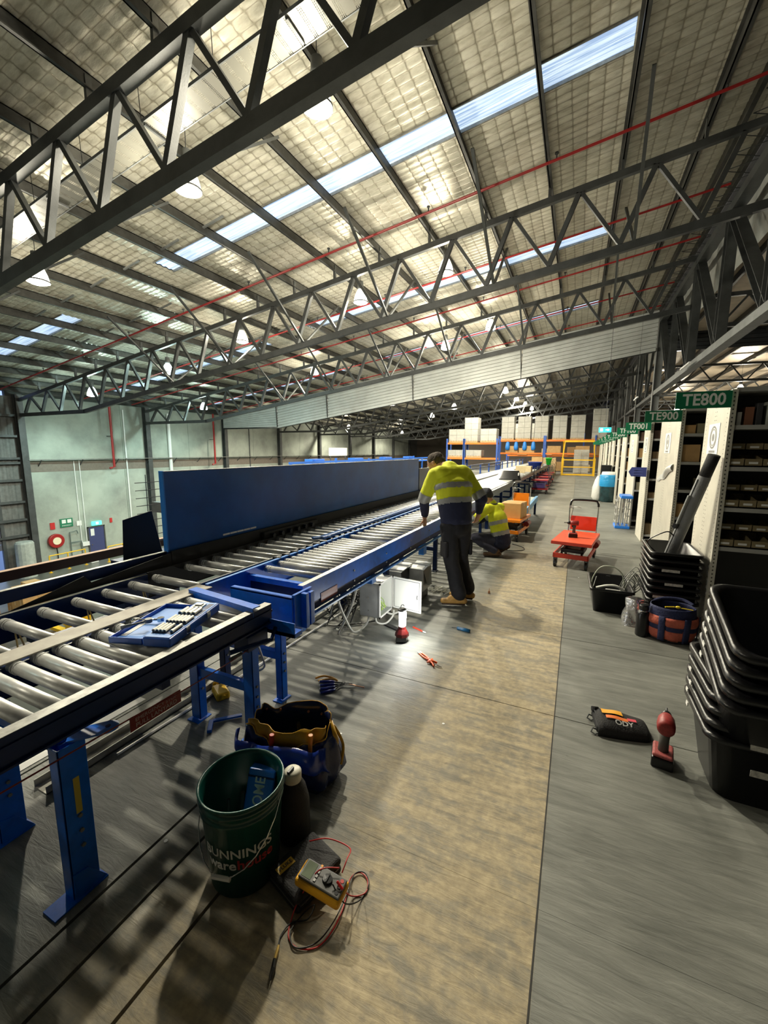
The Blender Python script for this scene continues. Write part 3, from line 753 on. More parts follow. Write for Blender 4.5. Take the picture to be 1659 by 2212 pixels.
# cartons on pallets on the ground floor
pal = MB()
for k in range(7): pal.box(-.6 + .17 * k, -.5, .11, -.6 + .17 * k + .13, .5, .13)
for k in range(3): pal.box(-.6, -.48 + .43 * k, 0, .58, -.38 + .43 * k, .11)
pal_me = pal.mesh('pallet_boards', wood)
ctn_me = MB().box(-.195, -.245, 0, .195, .245, .395).mesh('carton', carton)
tape_me = MB().box(-.03, -.246, .1, .03, .246, .397).mesh('tape', mat('tape_tan', (.55, .42, .25), .3))
for (px_, py2, n_) in ((-20.3, 7.0, 5), (-19.4, 8.35, 4)):
    p_ = thing('pallet', 'wooden pallet under the %s carton stack on the ground floor' % ('taller' if n_ == 5 else 'lower'), 'pallet', (px_, py2, GZ), group='pallets on the ground floor'); inst(pal_me, 'pallet_boards', (0, 0, 0), p_)
    for lv in range(n_):
        for a in range(3):
            for b in range(2):
                if lv == n_ - 1 and (a, b) == (0, 0): continue
                c = thing('carton', 'brown taped carton, %s layer of the %s ground floor stack, %s' % (('lowest', 'second', 'third', 'fourth', 'fifth')[lv], 'taller' if n_ == 5 else 'lower', ('left', 'middle', 'right')[a] + (' front' if b == 0 else ' back')), 'box', (px_ - .4 + .4 * a, py2 - .25 + .5 * b, GZ + .13 + .4 * lv), group='cartons on the ground floor pallets')
                inst(ctn_me, 'carton_body', (0, 0, 0), c); inst(tape_me, 'tape', (0, 0, 0), c)
t = thing('pallet_truck', 'yellow pallet truck parked on the ground floor below the conveyor', 'pallet truck', (-17.6, 8.6, GZ), world=True)
MB().box(-18.1, 8.3, GZ + .1, -16.9, 8.5, GZ + .22).box(-18.1, 8.75, GZ + .1, -16.9, 8.95, GZ + .22).build('forks', yellow, t)
MB().box(-17.0, 8.25, GZ + .1, -16.6, 9.0, GZ + 1.0).build('body', yellow, t, bevel=.05)
MB().tube([(-16.6, 8.6, GZ + .9), (-16.1, 8.6, GZ + 1.3), (-15.9, 8.6, GZ + 1.35)], .03).build('tiller', blk, t)
# ============================================================ CONVEYORS
RZ = .735        # roller axis height
def roller_mesh(name, length, r=.026, grooves=True):
    mb = MB(); L_ = length
    mb.cyl((-L_ / 2, 0, 0), (L_ / 2, 0, 0), r, seg=14)
    if grooves:
        mb.cyl((-L_ / 2 + .03, 0, 0), (-L_ / 2 + .036, 0, 0), r + .0025, seg=14).cyl((-L_ / 2 + .05, 0, 0), (-L_ / 2 + .056, 0, 0), r + .0025, seg=14)
    mb.cyl((-L_ / 2 - .012, 0, 0), (L_ / 2 + .012, 0, 0), .007, seg=6)
    me = mb.mesh(name, roller_m, False)
    me.polygons.foreach_set('use_smooth', [len(p.vertices) == 4 for p in me.polygons]); return me
rol_l = roller_mesh('roller', .49); rol_r = roller_mesh('roller', .50, .0255)
ca = thing('roller_conveyor', 'near blue roller conveyor with missing rollers and a tool case on it', 'conveyor', (-2.05, .6, 0), world=True)
def rail(parent, x, y0, y1, z0, z1, m=navy, out=1, name='side_rail', lip=.03, topm=None):
    mb = MB().box(x - .003, y0, z0, x + .003, y1, z1).box(min(x, x + out * lip), y0, z0, max(x, x + out * lip), y1, z0 + .004).box(min(x, x + out * lip), y0, z1 - .004, max(x, x + out * lip), y1, z1)
    o = mb.build(name, m, parent, bevel=.001, seg=1)
    if topm: MB().box(min(x - .004, x + out * lip), y0, z1, max(x + .004, x + out * lip), y1, z1 + .0015).build('worn_edge', topm, o)
    return o
worn_e = mat('worn_paint_edge', (.34, .34, .31), .45, .4, var=.5, vscale=25)
rail(ca, -1.503, -1.2, 1.74, .660, .765, out=-1, topm=worn_e, lip=.045)
MB().box(-1.500, -1.2, .722, -1.494, 1.74, .734).box(-1.500, -1.2, .660, -1.488, 1.74, .668).build('rail_crease', navy, ca)
rail(ca, -2.625, -1.2, 1.8, .62, .768, out=-1, topm=worn_e, lip=.02)
MB().box(-2.61, -1.2, .585, -2.09, 1.8, .59).box(-2.095, -1.2, .585, -2.09, 1.8, .70).build('belt_pan', navy, ca)
y = -1.02
k = 0
while y < 1.95:
    inst(rol_l, 'roller', (-2.355, y, RZ), ca)
    if k % 2 == 0:
        b = MB().tube([(-2.5, y, RZ + .02), (-2.5 + .02, y + .03, .60)], .004, 5).tube([(-2.5, y, RZ + .02), (-2.44, y - .02, .60)], .004, 5).build('drive_band', mat('tan_band', (.40, .30, .12), .5), ca)
    y += .168; k += 1
y = -.36
while y < 1.72:
    if not (1.30 < y < 1.40): inst(rol_r, 'roller', (-1.80, y, RZ), ca)
    y += .0825
for yb in (.1, 1.1, 1.7): MB().box(-2.6, yb - .02, .60, -1.54, yb + .02, .64).build('cross_member', navy, ca)
MB().box(-2.095, -1.2, .66, -2.085, 1.74, .72).build('centre_rail', navy, ca)
# legs with gusseted feet
def leg(parent, x, y, zt, w=.075, d=.05, m=blue, foot=True, name='leg', gus=False):
    l = MB().box(x - w / 2, y - .003, .01, x + w / 2, y + .003, zt).box(x - w / 2, y - .003, .01, x - w / 2 + .005, y + d, zt).box(x + w / 2 - .005, y - .003, .01, x + w / 2, y + d, zt)
    o = l.build(name, m, parent, bevel=.0015, seg=1)
    if foot:
        q_ = (.07, .11) if gus else (.03, .07); mb = MB().box(x - w / 2 - .01, y - q_[0], 0, x + w / 2 + .01, y + q_[1], .006)
        if gus:
            for xs in (x - w / 2 - .0055, x + w / 2 + .0005): mb.extr([(xs, y + .0, .006), (xs, y + .11, .006), (xs, y + .05, .10), (xs, y, .11)], (.005, 0, 0))
        mb.build('foot_plate', m, o)
    for z in (.10, .16, .22):
        MB().cyl((x + w / 2, y + d * .5, z + .1), (x + w / 2 + .007, y + d * .5, z + .1), .008, seg=6).build('bolt', galv, o)
    return o
l1 = leg(ca, -1.56, .68, .60, .055, .088, gus=True)
MB().box(-1.5325, .715, .33, -1.5315, .735, .47).build('yellow_sticker', mat('sticker_yellow', (.55, .42, .05), .5), l1)
leg(ca, -2.065, .68, .60, .055, .088, gus=True)
leg(ca, -1.56, 1.60, .61, .07, .05); leg(ca, -1.985, 1.60, .60, .07, .05)
for q_ in ((-2.02, .70, .555, -1.56, .74, .60), (-1.95, 1.61, .28, -1.59, 1.64, .335)): MB().box(*q_).build('leg_brace', blue, ca, bevel=.002)
# rounded lug plates on top of the first leg
mb = MB()
for (x, y, a) in ((-1.50, .83, .9), (-1.60, .72, .4)):
    poly = [(x + math.cos(a + t) * .035, y + math.sin(a + t) * .035, .602) for t in [PI * (-.5 + j / 8) for j in range(9)]] + [(x - math.cos(a) * .12 - math.sin(a) * .035, y - math.sin(a) * .12 + math.cos(a) * .035, .602), (x - math.cos(a) * .12 + math.sin(a) * .035, y - math.sin(a) * .12 - math.cos(a) * .035, .602)]
    mb.extr(poly, (0, 0, .008))
mb.build('lug_plate', blue, ca)
MB().cyl((-1.50, .83, .608), (-1.50, .83, .612), .009, seg=10).build('bolt', navy, ca)
MB().box(-1.60, 1.55, .56, -1.50, 1.70, .64).tube([(-1.50, 1.42, .62), (-1.44, 1.66, .60), (-1.46, 1.72, .64)], .012).build('end_bracket', navy, ca)
# left guard bar and black flap
MB().box(-2.74, -1.2, .795, -2.72, 2.04, .865).build('guard_bar', navy, ca, bevel=.002)
MB().box(-2.745, -1.2, .865, -2.715, 2.04, .869).build('guard_bar_edge', worn_e, ca)
for yb in (-.4, .9, 2.0): MB().box(-2.73, yb, .60, -2.70, yb + .03, .80).build('guard_post', navy, ca)
MB().extr([(-2.68, .95, .76), (-2.68, 1.06, .765), (-2.68, 1.23, .80), (-2.68, 1.43, .85), (-2.68, 1.47, .80), (-2.68, 2.03, .86), (-2.68, 2.03, .765)], (.006, 0, 0)).build('rubber_flap', rubber, ca)

fb = tag(MB().box(-2.135, -.9, .763, -2.015, 1.80, .769).build('flat_bar', dusty, bevel=.001), 'long dusty grey flat bar lying along the rollers of the near conveyor', 'bar')

cb = thing('roller_conveyor', 'far double-lane blue roller conveyor where the standing worker leans', 'conveyor', (-2.05, 4.5, 0), world=True)
rail(cb, -1.508, 2.04, 8.2, .632, .775, m=blue, out=-1, topm=alu, lip=.035)
rail(cb, -1.512, 2.04, 8.2, .575, .630, m=navy, out=-1, lip=.02, name='lower_rail')
MB().box(-1.50, 2.1, .56, -1.47, 8.2, .573).build('cable_channel', mat('pale_blue', (.08, .25, .65), .4), cb)
rail(cb, -2.075, 1.80, 8.2, .58, .778, m=blue, out=1, topm=mat('pale_blue', (.08, .25, .65), .4), lip=.02, name='middle_rail')
rail(cb, -2.115, 1.80, 8.2, .66, .775, m=navy, out=-1, topm=alu, lip=.015, name='middle_rail')
rail(cb, -2.63, 1.80, 8.2, .60, .78, m=rubber, out=1, lip=.01)
y = 2.10
while y < 8.1:
    inst(rol_l, 'roller', (-2.37, y, RZ + .01), cb, scale=(.98, .85, .85)); y += .132
for y in [2.34] + [2.49 + .078 * i for i in range(13)] + [3.62 + .145 * i for i in range(31)]:
    inst(rol_r, 'roller', (-1.81, y, RZ + .005), cb, scale=(.985, .95, .95))
for i in range(38): MB().box(-1.60, 2.48 + .145 * i, .752, -1.55, 2.5 + .145 * i, .766).build('chain_guard_tab', blk, cb) if i % 2 == 0 else None
# end frame facing the camera
MB().box(-2.07, 2.16, .70, -1.56, 2.20, .74).build('cross_channel', blue, cb, bevel=.003)
MB().box(-2.07, 2.19, .58, -1.56, 2.195, .70).build('cross_plate', navy, cb)
MB().box(-1.93, 1.86, .60, -1.45, 1.872, .765).box(-1.93, 1.86, .75, -1.45, 1.90, .765).build('end_plate', blue, cb, bevel=.004)
MB().box(-1.60, 1.72, .60, -1.33, 1.79, .625).box(-1.60, 1.72, .60, -1.33, 1.728, .685).build('end_angle', blue, cb, bevel=.002)
MB().box(-1.46, 1.87, .55, -1.44, 2.05, .78).box(-1.44, 1.93, .56, -1.40, 1.96, .775).box(-1.44, 1.99, .56, -1.41, 2.03, .765).build('end_posts', blue, cb, bevel=.003)
MB().bar((-2.06, 1.69, .785), (-1.50, 1.62, .785), .055, .006).bar((-2.06, 1.665, .76), (-1.50, 1.595, .76), .006, .055).build('angle_bar', blue, cb, bevel=.001)
tagp = MB().box(-1.505, 2.24, .60, -1.502, 2.45, .665).build('danger_label', mat('label_red', (.30, .03, .03), .4, var=.3), cb)
MB().box(-1.502, 2.25, .638, -1.5015, 2.44, .66).build('worn_print', mat('label_pink', (.50, .24, .22), .5), tagp)
for yb in (2.7, 3.3, 3.9, 4.5, 5.1):
    for dz in (.70, .62): MB().cyl((-1.506, yb, dz), (-1.499, yb, dz), .008, seg=6).build('bolt', alu, cb)
for yb, lbl in ((1.97, 1), (3.6, 0), (5.2, 0), (6.8, 0), (8.1, 0)):
    leg(cb, -1.655, yb, .58, .05, .05, blue if lbl else navy); leg(cb, -2.15, yb, .58, .05, .05, navy)
    MB().box(-2.12, yb, .28, -1.68, yb + .04, .33).build('leg_brace', blue if lbl else navy, cb)
for q_ in ((-1.62, 2.0, .48, -1.50, 2.06, .572), (-1.56, 3.0, .50, -1.50, 3.08, .57), (-1.56, 4.3, .45, -1.50, 4.4, .572)): MB().box(*q_).build('rail_bracket', mat('bright_blue', (.02, .22, .75), .35), cb)
# long low divider resting between the lanes
MB().bar((-2.13, 3.2, .80), (-2.13, 6.2, .80), .06, .03).bar((-2.2, 3.15, .80), (-2.1, 3.3, .80), .05, .02).build('lane_divider', mat('divider_blue', (.02, .10, .32), .35), cb, bevel=.006)
# black debris: drive chain along the middle
mb = MB()
for i in range(20): mb.cyl((-2.12, 2.5 + .11 * i, .775), (-2.06, 2.52 + .11 * i, .775), .014, seg=8)
mb.build('drive_belts', blk, cb, kind='stuff')

# tall navy side panel on its dark frame
sp = thing('conveyor_guard', 'long tall navy blue steel panel behind the far conveyor', 'panel', (-2.72, 4.7, 0), world=True)
MB().box(-2.735, 2.03, .865, -2.705, 7.38, 1.455).build('panel_sheet', navy_panel, sp, bevel=.003)
MB().box(-2.742, 2.026, .80, -2.70, 2.036, 1.462).build('panel_end', mat('bright_blue', (.02, .22, .75), .35), sp)
MB().box(-2.738, 2.03, 1.455, -2.702, 7.38, 1.461).build('top_edge', mat('pale_edge', (.45, .47, .48), .4), sp)
MB().box(-2.75, 2.02, .80, -2.69, 7.4, .865).box(-2.76, 2.04, 0, -2.70, 2.10, .80).box(-2.76, 4.6, 0, -2.70, 4.66, .80).box(-2.76, 7.3, 0, -2.70, 7.36, .80).build('panel_frame', navy, sp)
st = MB()
for i in range(5): st.box(-2.704, 2.56 + .082 * i, .888, -2.7025, 2.636 + .082 * i, .903)
st.build('white_sticker', white_p, sp)
MB().box(-2.69, 3.0, .78, -2.64, 3.9, .84).build('motor_cover', rubber, sp, bevel=.01)
for i in range(6): MB().cyl((-2.64, 3.1 + .13 * i, .80), (-2.60, 3.1 + .13 * i, .80), .022, seg=10).build('pulley', blk, sp)
MB().box(-2.69, 2.04, .60, -2.68, 8.0, .87).build('black_skirt', rubber, sp)
MB().box(-2.735, 7.42, .86, -2.705, 8.6, 1.28).build('black_end_sheet', blk, sp)
gm_ = thing('mesh_screen', 'welded wire mesh screen standing behind the blue panel end', 'mesh', (-3.05, 2.2, .8), world=True)
MB().box(-3.06, 1.9, 0, -3.03, 1.93, .2).build('foot', navy, gm_)
mb = MB()
for i in range(9): mb.cyl((-3.05, 2.05, .88 + .06 * i), (-3.05, 2.62, .88 + .06 * i), .003, seg=5)
for yb in (2.14, 2.34, 2.54): mb.cyl((-3.05, yb, 0), (-3.05, yb, 1.42), .003, seg=5)
mb.build('wire_grid', steel_dk, gm_)
bs = MB().extr([(-3.0, 1.88, .80), (-3.0, 2.20, .80), (-3.0, 2.135, 1.14), (-3.0, 1.90, 1.10)], (-.012, .01, 0)).build('sheet', rubber)
tag(bs, 'black square sheet standing upright at the end of the blue panel', 'sheet')
tag(MB().box(-3.1, 1.85, 0, -2.98, 2.3, .80).build('sheet_stand', navy), 'dark stand under the black square sheet beside the conveyor', 'stand')
# brown beam along the deck edge
bb = thing('guard_beam', 'brown painted steel beam running level beyond the near conveyor', 'beam', (-4, 3, .63), world=True)
MB().box(-4.05, -2, .585, -3.99, 7.9, .662).build('beam', brown_beam, bb)
MB().box(-4.05, -2, .662, -3.99, 7.9, .667).build('pale_top', brown_top, bb)  # paler strip along the top of the beam
for yb in (-1.5, 7.7): MB().box(-4.06, yb, GZ, -3.98, yb + .08, .585).build('post', brown_beam, bb)

# ------------------------------------------------ belt conveyor beyond, with what it carries
belt_m = mat('pale_belt', (.36, .37, .35), .45, 0, var=.12, vscale=4)
bc = thing('belt_conveyor', 'long belt conveyor with pale belt running to the far racks', 'conveyor', (-2.4, 18, 0), world=True)
MB().box(-2.45, 8.35, .74, -1.62, 29.8, .80).build('belt', belt_m, bc)
MB().box(-3.05, 8.35, .78, -2.48, 29.8, .82).build('belt', belt_m, bc)
MB().box(-2.5, 8.35, .76, -2.45, 29.8, .84).box(-1.62, 8.3, .66, -1.56, 29.8, .79).build('side_rail', blk, bc, bevel=.004)
MB().box(-3.1, 8.35, .66, -3.05, 29.8, .80).build('side_rail', blk, bc)
for k in range(13):
    yb = 8.6 + 1.7 * k
    MB().box(-1.66, yb, 0, -1.60, yb + .05, .66).box(-3.08, yb, 0, -3.02, yb + .05, .66).box(-3.05, yb, .3, -1.62, yb + .04, .35).build('leg_frame', navy, bc)
for zz in (1.0, 1.12): MB().box(-3.16, 10, zz, -3.13, 29.8, zz + .035).build('guide_rail', navy, bc)
for k in range(12): MB().box(-3.17, 10.2 + 1.6 * k, .7, -3.12, 10.26 + 1.6 * k, 1.15).build('rail_post', rack_blue, bc)
# tubs
def tub_mesh(name, lx, ly, h, m, taper=.06, rim=.022, wall=.006, rr=.05):
    """open tub, outer walls flare to the rim"""
    def ring(x, y, z, r, n=5):
        out = []
        for cx_, cy_, a0 in ((x - r, y - r, 0), (-x + r, y - r, PI / 2), (-x + r, -y + r, PI), (x - r, -y + r, 1.5 * PI)):
            for j in range(n): a = a0 + PI / 2 * j / (n - 1); out.append((cx_ + r * math.cos(a), cy_ + r * math.sin(a), z))
        return out
    X, Y = lx / 2, ly / 2
    rings = [ring(X - taper - rim, Y - taper - rim, 0, rr), ring(X - rim, Y - rim, h - .02, rr), ring(X, Y, h - .022, rr), ring(X, Y, h, rr), ring(X - rim * .5, Y - rim * .5, h + .006, rr), ring(X - rim - wall, Y - rim - wall, h - .004, rr), ring(X - taper - rim - wall, Y - taper - rim - wall, .01, rr)]
    vs = [p for r_ in rings for p in r_]; n = 20
    fs = [(j * n + i, j * n + (i + 1) % n, (j + 1) * n + (i + 1) % n, (j + 1) * n + i) for j in range(len(rings) - 1) for i in range(n)]
    fs += [tuple(range(n))[::-1], tuple(range((len(rings) - 1) * n, len(rings) * n))]
    mb = MB().add(vs, fs); me = mb.mesh(name, m, True); return me
tub_s = tub_mesh('tub_body', .62, .40, .25, blk)
t = thing('tub', 'black tub turned upside down on the pale belt', 'tub', (-1.72, 12.4, 1.06)); t.rotation_euler = (PI, 0, .05); inst(tub_s, 'tub_body', (0, 0, 0), t)
MB().box(.22, .165, .05, .25, .205, .13).build('white_label', white_p, t)
pw = MB()
def drape(u, w):
    x = -2.35 + .75 * u; y = 13.4 + 1.7 * w
    z = .80 + .26 * math.sin(PI * u) ** .7 * math.sin(PI * w) ** .6 * (.75 + .25 * math.sin(9 * u + 5 * w)) + .02 * math.sin(31 * u) * math.sin(23 * w)
    return (x, y, max(z, .803))
pw.grid(22, 22, drape)
tag(pw.build('plastic_wrap', mat('crumpled_film', (.72, .74, .74), .25, 0, bump=.5, bscale=18), smooth=True), 'heap of crumpled white plastic film on the belt behind the black tub', 'film')
def carton_at(x, y, z, sx, sy, sz, rz, label, m=carton_l, name='carton', group=None, cat='box'):
    t = thing(name, label, cat, (x, y, z), rz, group)
    MB().box(-sx / 2, -sy / 2, 0, sx / 2, sy / 2, sz).build('carton_body', m, t, bevel=.004)
    MB().box(-sx / 2 - .001, -.025, sz - .06, sx / 2 + .001, .025, sz + .001).build('tape', MATS['tape_tan'], t)
    return t
carton_at(-1.95, 16.6, .80, .34, .4, .26, .1, 'pale carton on the belt behind the plastic film')
carton_at(-1.78, 17.6, .80, .3, .4, .22, -.05, 'second pale carton on the belt, right of the first')
carton_at(-2.0, 24.5, .80, .55, .5, .5, 0, 'brown carton standing highest on the far end of the belt', carton)
t = thing('tub', 'dark blue tub on the belt before the green cart', 'tub', (-1.75, 20.4, .80)); inst(tub_mesh('tub_body', .62, .7, .32, mat('tub_blue', (.01, .03, .22), .35)), 'tub_body', (0, 0, 0), t)
# small pick carts parked under and beside the belt
pickcart_m = mat('cart_red', (.30, .01, .015), .4)
for i, (x, y, lab) in enumerate(((-1.25, 17.2, 'dark red cart parked beside the belt, nearest of the row'), (-1.3, 19.2, 'dark red cart parked beside the belt, second of the row'), (-1.35, 21.3, 'dark red cart parked beside the belt, third of the row'), (-1.35, 23.3, 'dark red cart under the green bin'))):
    t = thing('pick_cart', lab, 'cart', (x, y, 0))
    MB().box(-.3, -.45, .16, .3, .45, .2).box(-.3, -.45, .5, .3, .45, .53).build('deck', pickcart_m, t)
    MB().tube([(-.28, .44, .2), (-.28, .44, .95), (.28, .44, .95), (.28, .44, .2)], .016).build('handle', steel_dk, t)
    for sx in (-.24, .24):
        for sy in (-.36, .36): MB().cyl((sx - .02, sy, .07), (sx + .02, sy, .07), .07, seg=12).build('wheel', blk, t)
    MB().box(-.22, -.35, .21, .2, .1, .42).build('crate', mat('crate_purple', (.06, .04, .16), .4), t, bevel=.02)
t = thing('green_bin', 'bright green bin on a stand at the end of the belt', 'bin', (-1.3, 22.6, .92)); inst(tub_mesh('bin_body', .34, .34, .36, mat('bright_green', (.03, .55, .05), .4)), 'bin_body', (0, 0, 0), t)
MB().box(-.02, -.02, -.92, .02, .02, .0).box(-.2, -.2, -.92, .2, .2, -.88).build('stand', steel_dk, t)

# orange scissor trolley with its carton, polystyrene sheet beyond
def scissor_trolley(loc, rz, label, m_side, m_top, L=.95, W=.52, ztop=.38, handle_h=.86, sheet=(.39, .61)):
    t = thing('scissor_trolley', label, 'trolley', loc, rz)
    MB().box(-W / 2, 0, ztop - .045, W / 2, L, ztop - .002).build('table_top', m_side, t, bevel=.004)
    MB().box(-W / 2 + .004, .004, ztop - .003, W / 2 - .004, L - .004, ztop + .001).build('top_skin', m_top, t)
    MB().box(-W / 2 + .03, .03, .14, W / 2 - .03, .05, .205).box(-W / 2 + .03, .03, .14, -W / 2 + .05, L + .05, .205).box(W / 2 - .05, .03, .14, W / 2 - .03, L + .05, .205).box(-W / 2 + .03, L + .03, .14, W / 2 - .03, L + .05, .205).build('base_frame', m_side, t, bevel=.003)
    for s_ in (-1, 1):
        MB().bar((s_ * .13, .1, .19), (s_ * .13, L - .1, ztop - .05), .02, .045).bar((s_ * .10, L - .1, .19), (s_ * .10, .1, ztop - .05), .02, .045).build('scissor_arm', blk, t)
    MB().box(-.15, .15, .2, .15, .5, .26).build('pump', blk, t, bevel=.01)
    for sx in (-W / 2 + .06, W / 2 - .06):
        for sy in (.08, L - .02):
            w_ = MB().cyl((sx - .018, sy, .055), (sx + .018, sy, .055), .055, seg=18).build('wheel', blk, t, bevel=.004)
            MB().box(sx - .026, sy - .02, .05, sx - .020, sy + .02, .145).box(sx + .020, sy - .02, .05, sx + .026, sy + .02, .145).cyl((sx, sy, .11), (sx, sy, .145), .02, seg=8).build('caster_fork', steel_md, w_)
    y = L + .06; w = W / 2 - .06
    MB().tube(crv([(-w, y, .16), (-w, y + .03, .5), (-w, y + .06, handle_h - .06), (-w + .06, y + .065, handle_h), (w - .06, y + .065, handle_h), (w, y + .06, handle_h - .06), (w, y + .03, .5), (w, y, .16)], 5), .012, 8).build('handle', chrome, t, smooth=True)
    MB().tube(crv([(-w, y + .055, handle_h - .09), (-w + .01, y + .062, handle_h - .035), (-w + .06, y + .065, handle_h), (w - .06, y + .065, handle_h), (w - .01, y + .062, handle_h - .035), (w, y + .055, handle_h - .09)], 5), .016, 8).build('grip', blk, t, smooth=True)
    MB().box(-w + .02, y + .018, sheet[0], w - .01, y + .028, sheet[1]).build('back_sheet', m_side if m_side is not red else mat('trolley_red_bright', (.80, .05, .02), .35), t, bevel=.003)
    MB().tube([(-w, y + .03, handle_h - .12), (-w + .12, y - .02, handle_h - .10), (-w + .17, y - .03, handle_h - .115)], .006).tube([(-w + .05, y, handle_h - .12), (-w + .02, y + .01, handle_h - .3)], .005).box(-w - .01, y + .02, handle_h - .13, -w + .05, y + .06, handle_h - .10).build('release_lever', galv, t)
    MB().cyl((W / 2 - .03, L - .25, .24), (W / 2 - .03, L - .02, .24), .05, seg=12).build('foot_pump', mat('dark_red', (.25, .015, .012), .4), t)
    return t
scissor_trolley((0.0, 6.10, 0), -.145, 'red scissor lift trolley with a cordless driver on its table', red, red_top)
scissor_trolley((-1.06, 7.55, 0), -.1, 'orange scissor lift trolley carrying a brown carton by the kneeling worker', trol_or, trol_or, L=.9, W=.45, ztop=.40, handle_h=1.0, sheet=(.55, .80))
t = carton_at(-1.01, 7.98, .402, .36, .52, .27, -.1, 'open brown carton on the orange trolley', mat('carton_bright', (.62, .36, .12), .7, 0, var=.12))
MB().add([(-.175, -.26, .272), (.175, -.26, .272), (.16, -.02, .30), (-.175, -.03, .285)], [(0, 1, 2, 3)]).add([(-.175, .26, .272), (.175, .26, .272), (.17, .02, .276), (-.175, .03, .278)], [(3, 2, 1, 0)]).build('flap', MATS['carton_bright'], t)
e = thing('side_conveyor', 'short low conveyor with grey top and blue edge beside the belt', 'conveyor', (-1.1, 10, 0), world=True)
MB().box(-1.45, 8.6, .40, -.92, 11.4, .43).build('top_sheet', mat('grey_green_top', (.33, .38, .34), .5), e)
MB().box(-.92, 8.6, .34, -.86, 11.4, .46).box(-1.5, 8.6, .34, -1.45, 11.4, .44).build('side_rail', mat('steel_blue_edge', (.06, .26, .50), .4), e, bevel=.003)
for yb in (8.7, 11.2): MB().box(-.93, yb, 0, -.88, yb + .05, .34).box(-1.48, yb, 0, -1.43, yb + .05, .34).build('leg', navy, e)

fc = thing('far_conveyor', 'blue steel conveyor line far behind the tall navy panel', 'conveyor', (-12, 24, 1.0), world=True)
for zz in (.72, .95): MB().box(-12.05, 15.5, zz, -11.98, 36, zz + .10).build('side_rail', mat('far_blue', (.02, .13, .55), .4), fc)
MB().box(-13.0, 15.5, .80, -12.05, 36, .84).build('belt', belt_m, fc)
for k in range(11): MB().box(-12.1, 15.6 + 2 * k, -.3 if k > 0 else -.3, -12.0, 15.7 + 2 * k, 1.02 + .08 * (k % 3)).build('support', MATS['far_blue'], fc)
for k in range(4): MB().box(-12.6, 17.5 + 4.4 * k, .84, -12.1, 18.6 + 4.4 * k, 1.15).build('drive_box', MATS['far_blue'], fc, bevel=.02)
t = thing('white_board', 'pale rectangular board standing far off above the navy panel', 'board', (-12.2, 18.5, 1.0), world=True)
MB().box(-12.22, 19.2, 1.30, -12.18, 21.1, 1.74).build('board', white_p, t)
for yb in (19.3, 20.9): MB().box(-12.22, yb, .84, -12.18, yb + .05, 1.30).build('leg', steel_dk, t)
# ============================================================ PALLET RACKS AND FAR GATE
rk_ctn = MB().box(-.285, -.235, 0, .285, .235, .382).mesh('carton', carton_g)
rk_wrap = None
def film():
    m = bpy.data.materials.new('stretch_film'); m.use_nodes = True; nt = m.node_tree; p = nt.nodes['Principled BSDF']
    p.inputs['Base Color'].default_value = (.8, .82, .8, 1); p.inputs['Roughness'].default_value = .12; p.inputs['Alpha'].default_value = .22
    n = nt.nodes.new('ShaderNodeTexNoise'); n.inputs['Scale'].default_value = 7; n.inputs['Detail'].default_value = 4
    b = nt.nodes.new('ShaderNodeBump'); b.inputs['Strength'].default_value = .8; nt.links.new(n.outputs['Fac'], b.inputs['Height']); nt.links.new(b.outputs['Normal'], p.inputs['Normal'])
    return m
film_m = film()
pal2 = MB()
for k in range(6): pal2.box(-.6 + .21 * k, -.5, .10, -.6 + .21 * k + .15, .5, .13)
for k in range(3): pal2.box(-.6, -.5 + .45 * k, 0, .6, -.4 + .45 * k, .10)
pal2_me = pal2.mesh('pallet', wood)
LOADN = 0
def load(x, y, z, layers, label, grp, m=None, rz=0):
    t = thing('wrapped_pallet_load', label, 'pallet load', (x, y, z), rz, grp); t.scale = (.78 if layers > 2 else .9, .95, 1)
    inst(pal2_me, 'pallet', (0, 0, 0), t)
    me = rk_ctn if m is None else m
    for l in range(layers):
        for a in (-.295, .295):
            for b in (-.245, .245): inst(me, 'carton', (a, b, .13 + .40 * l), t)
    MB().box(-.6, -.5, .12, .6, .5, .13 + .40 * layers + .01).build('stretch_film', film_m, t)
    return t
def rack(x0, nb, y, bayw, levels, label, h):
    t = thing('pallet_rack', label, 'rack', (x0, y, 0), world=True)
    for i in range(nb + 1):
        for yy in (y, y + 1.0):
            MB().box(x0 + bayw * i - .05, yy - .05, 0, x0 + bayw * i + .05, yy + .05, h + .25).build('upright', rack_blue, t)
        mb = MB()
        for k in range(int(h / .8)): mb.bar((x0 + bayw * i, y, .2 + .8 * k), (x0 + bayw * i, y + 1, .8 + .8 * k), .03, .03)
        mb.build('upright_bracing', rack_blue, t)
    for z in levels:
        for i in range(nb):
            for yy in (y - .02, y + 1.02): MB().box(x0 + bayw * i + .05, yy - .025, z - .12, x0 + bayw * (i + 1) - .05, yy + .025, z).build('beam', orange, t)
    return t
rack(-8.5, 1, 29, 1.2, (1.14, 2.18), 'narrow first bay of blue and orange rack at the far left', 2.2)
rack(-7.25, 1, 29, 2.25, (1.14, 2.18), 'blue and orange rack bay left of the tall blue uprights', 2.2)
rack(-5.6, 1, 33, 3.3, (1.5, 2.45), 'left bay of the long far pallet rack', 2.5)
rack(-2.2, 1, 33, 3.3, (1.5, 2.45), 'right bay of the long far pallet rack behind the yellow gate', 2.5)
rack(-5.6, 3, 37.5, 3.0, (1.3, 2.6), 'second long rack standing behind the first', 2.8)
load(-7.85, 29.5, 2.18, 2, 'low wrapped pallet load at the left end, on the top beam', None)
load(-6.87, 29.75, 2.18, 4, 'tall silvery wrapped load standing second from the left', None)
load(-5.6, 29.4, 2.18, 2, 'low dark grey wrapped load with a white label in front of the tall one', None)
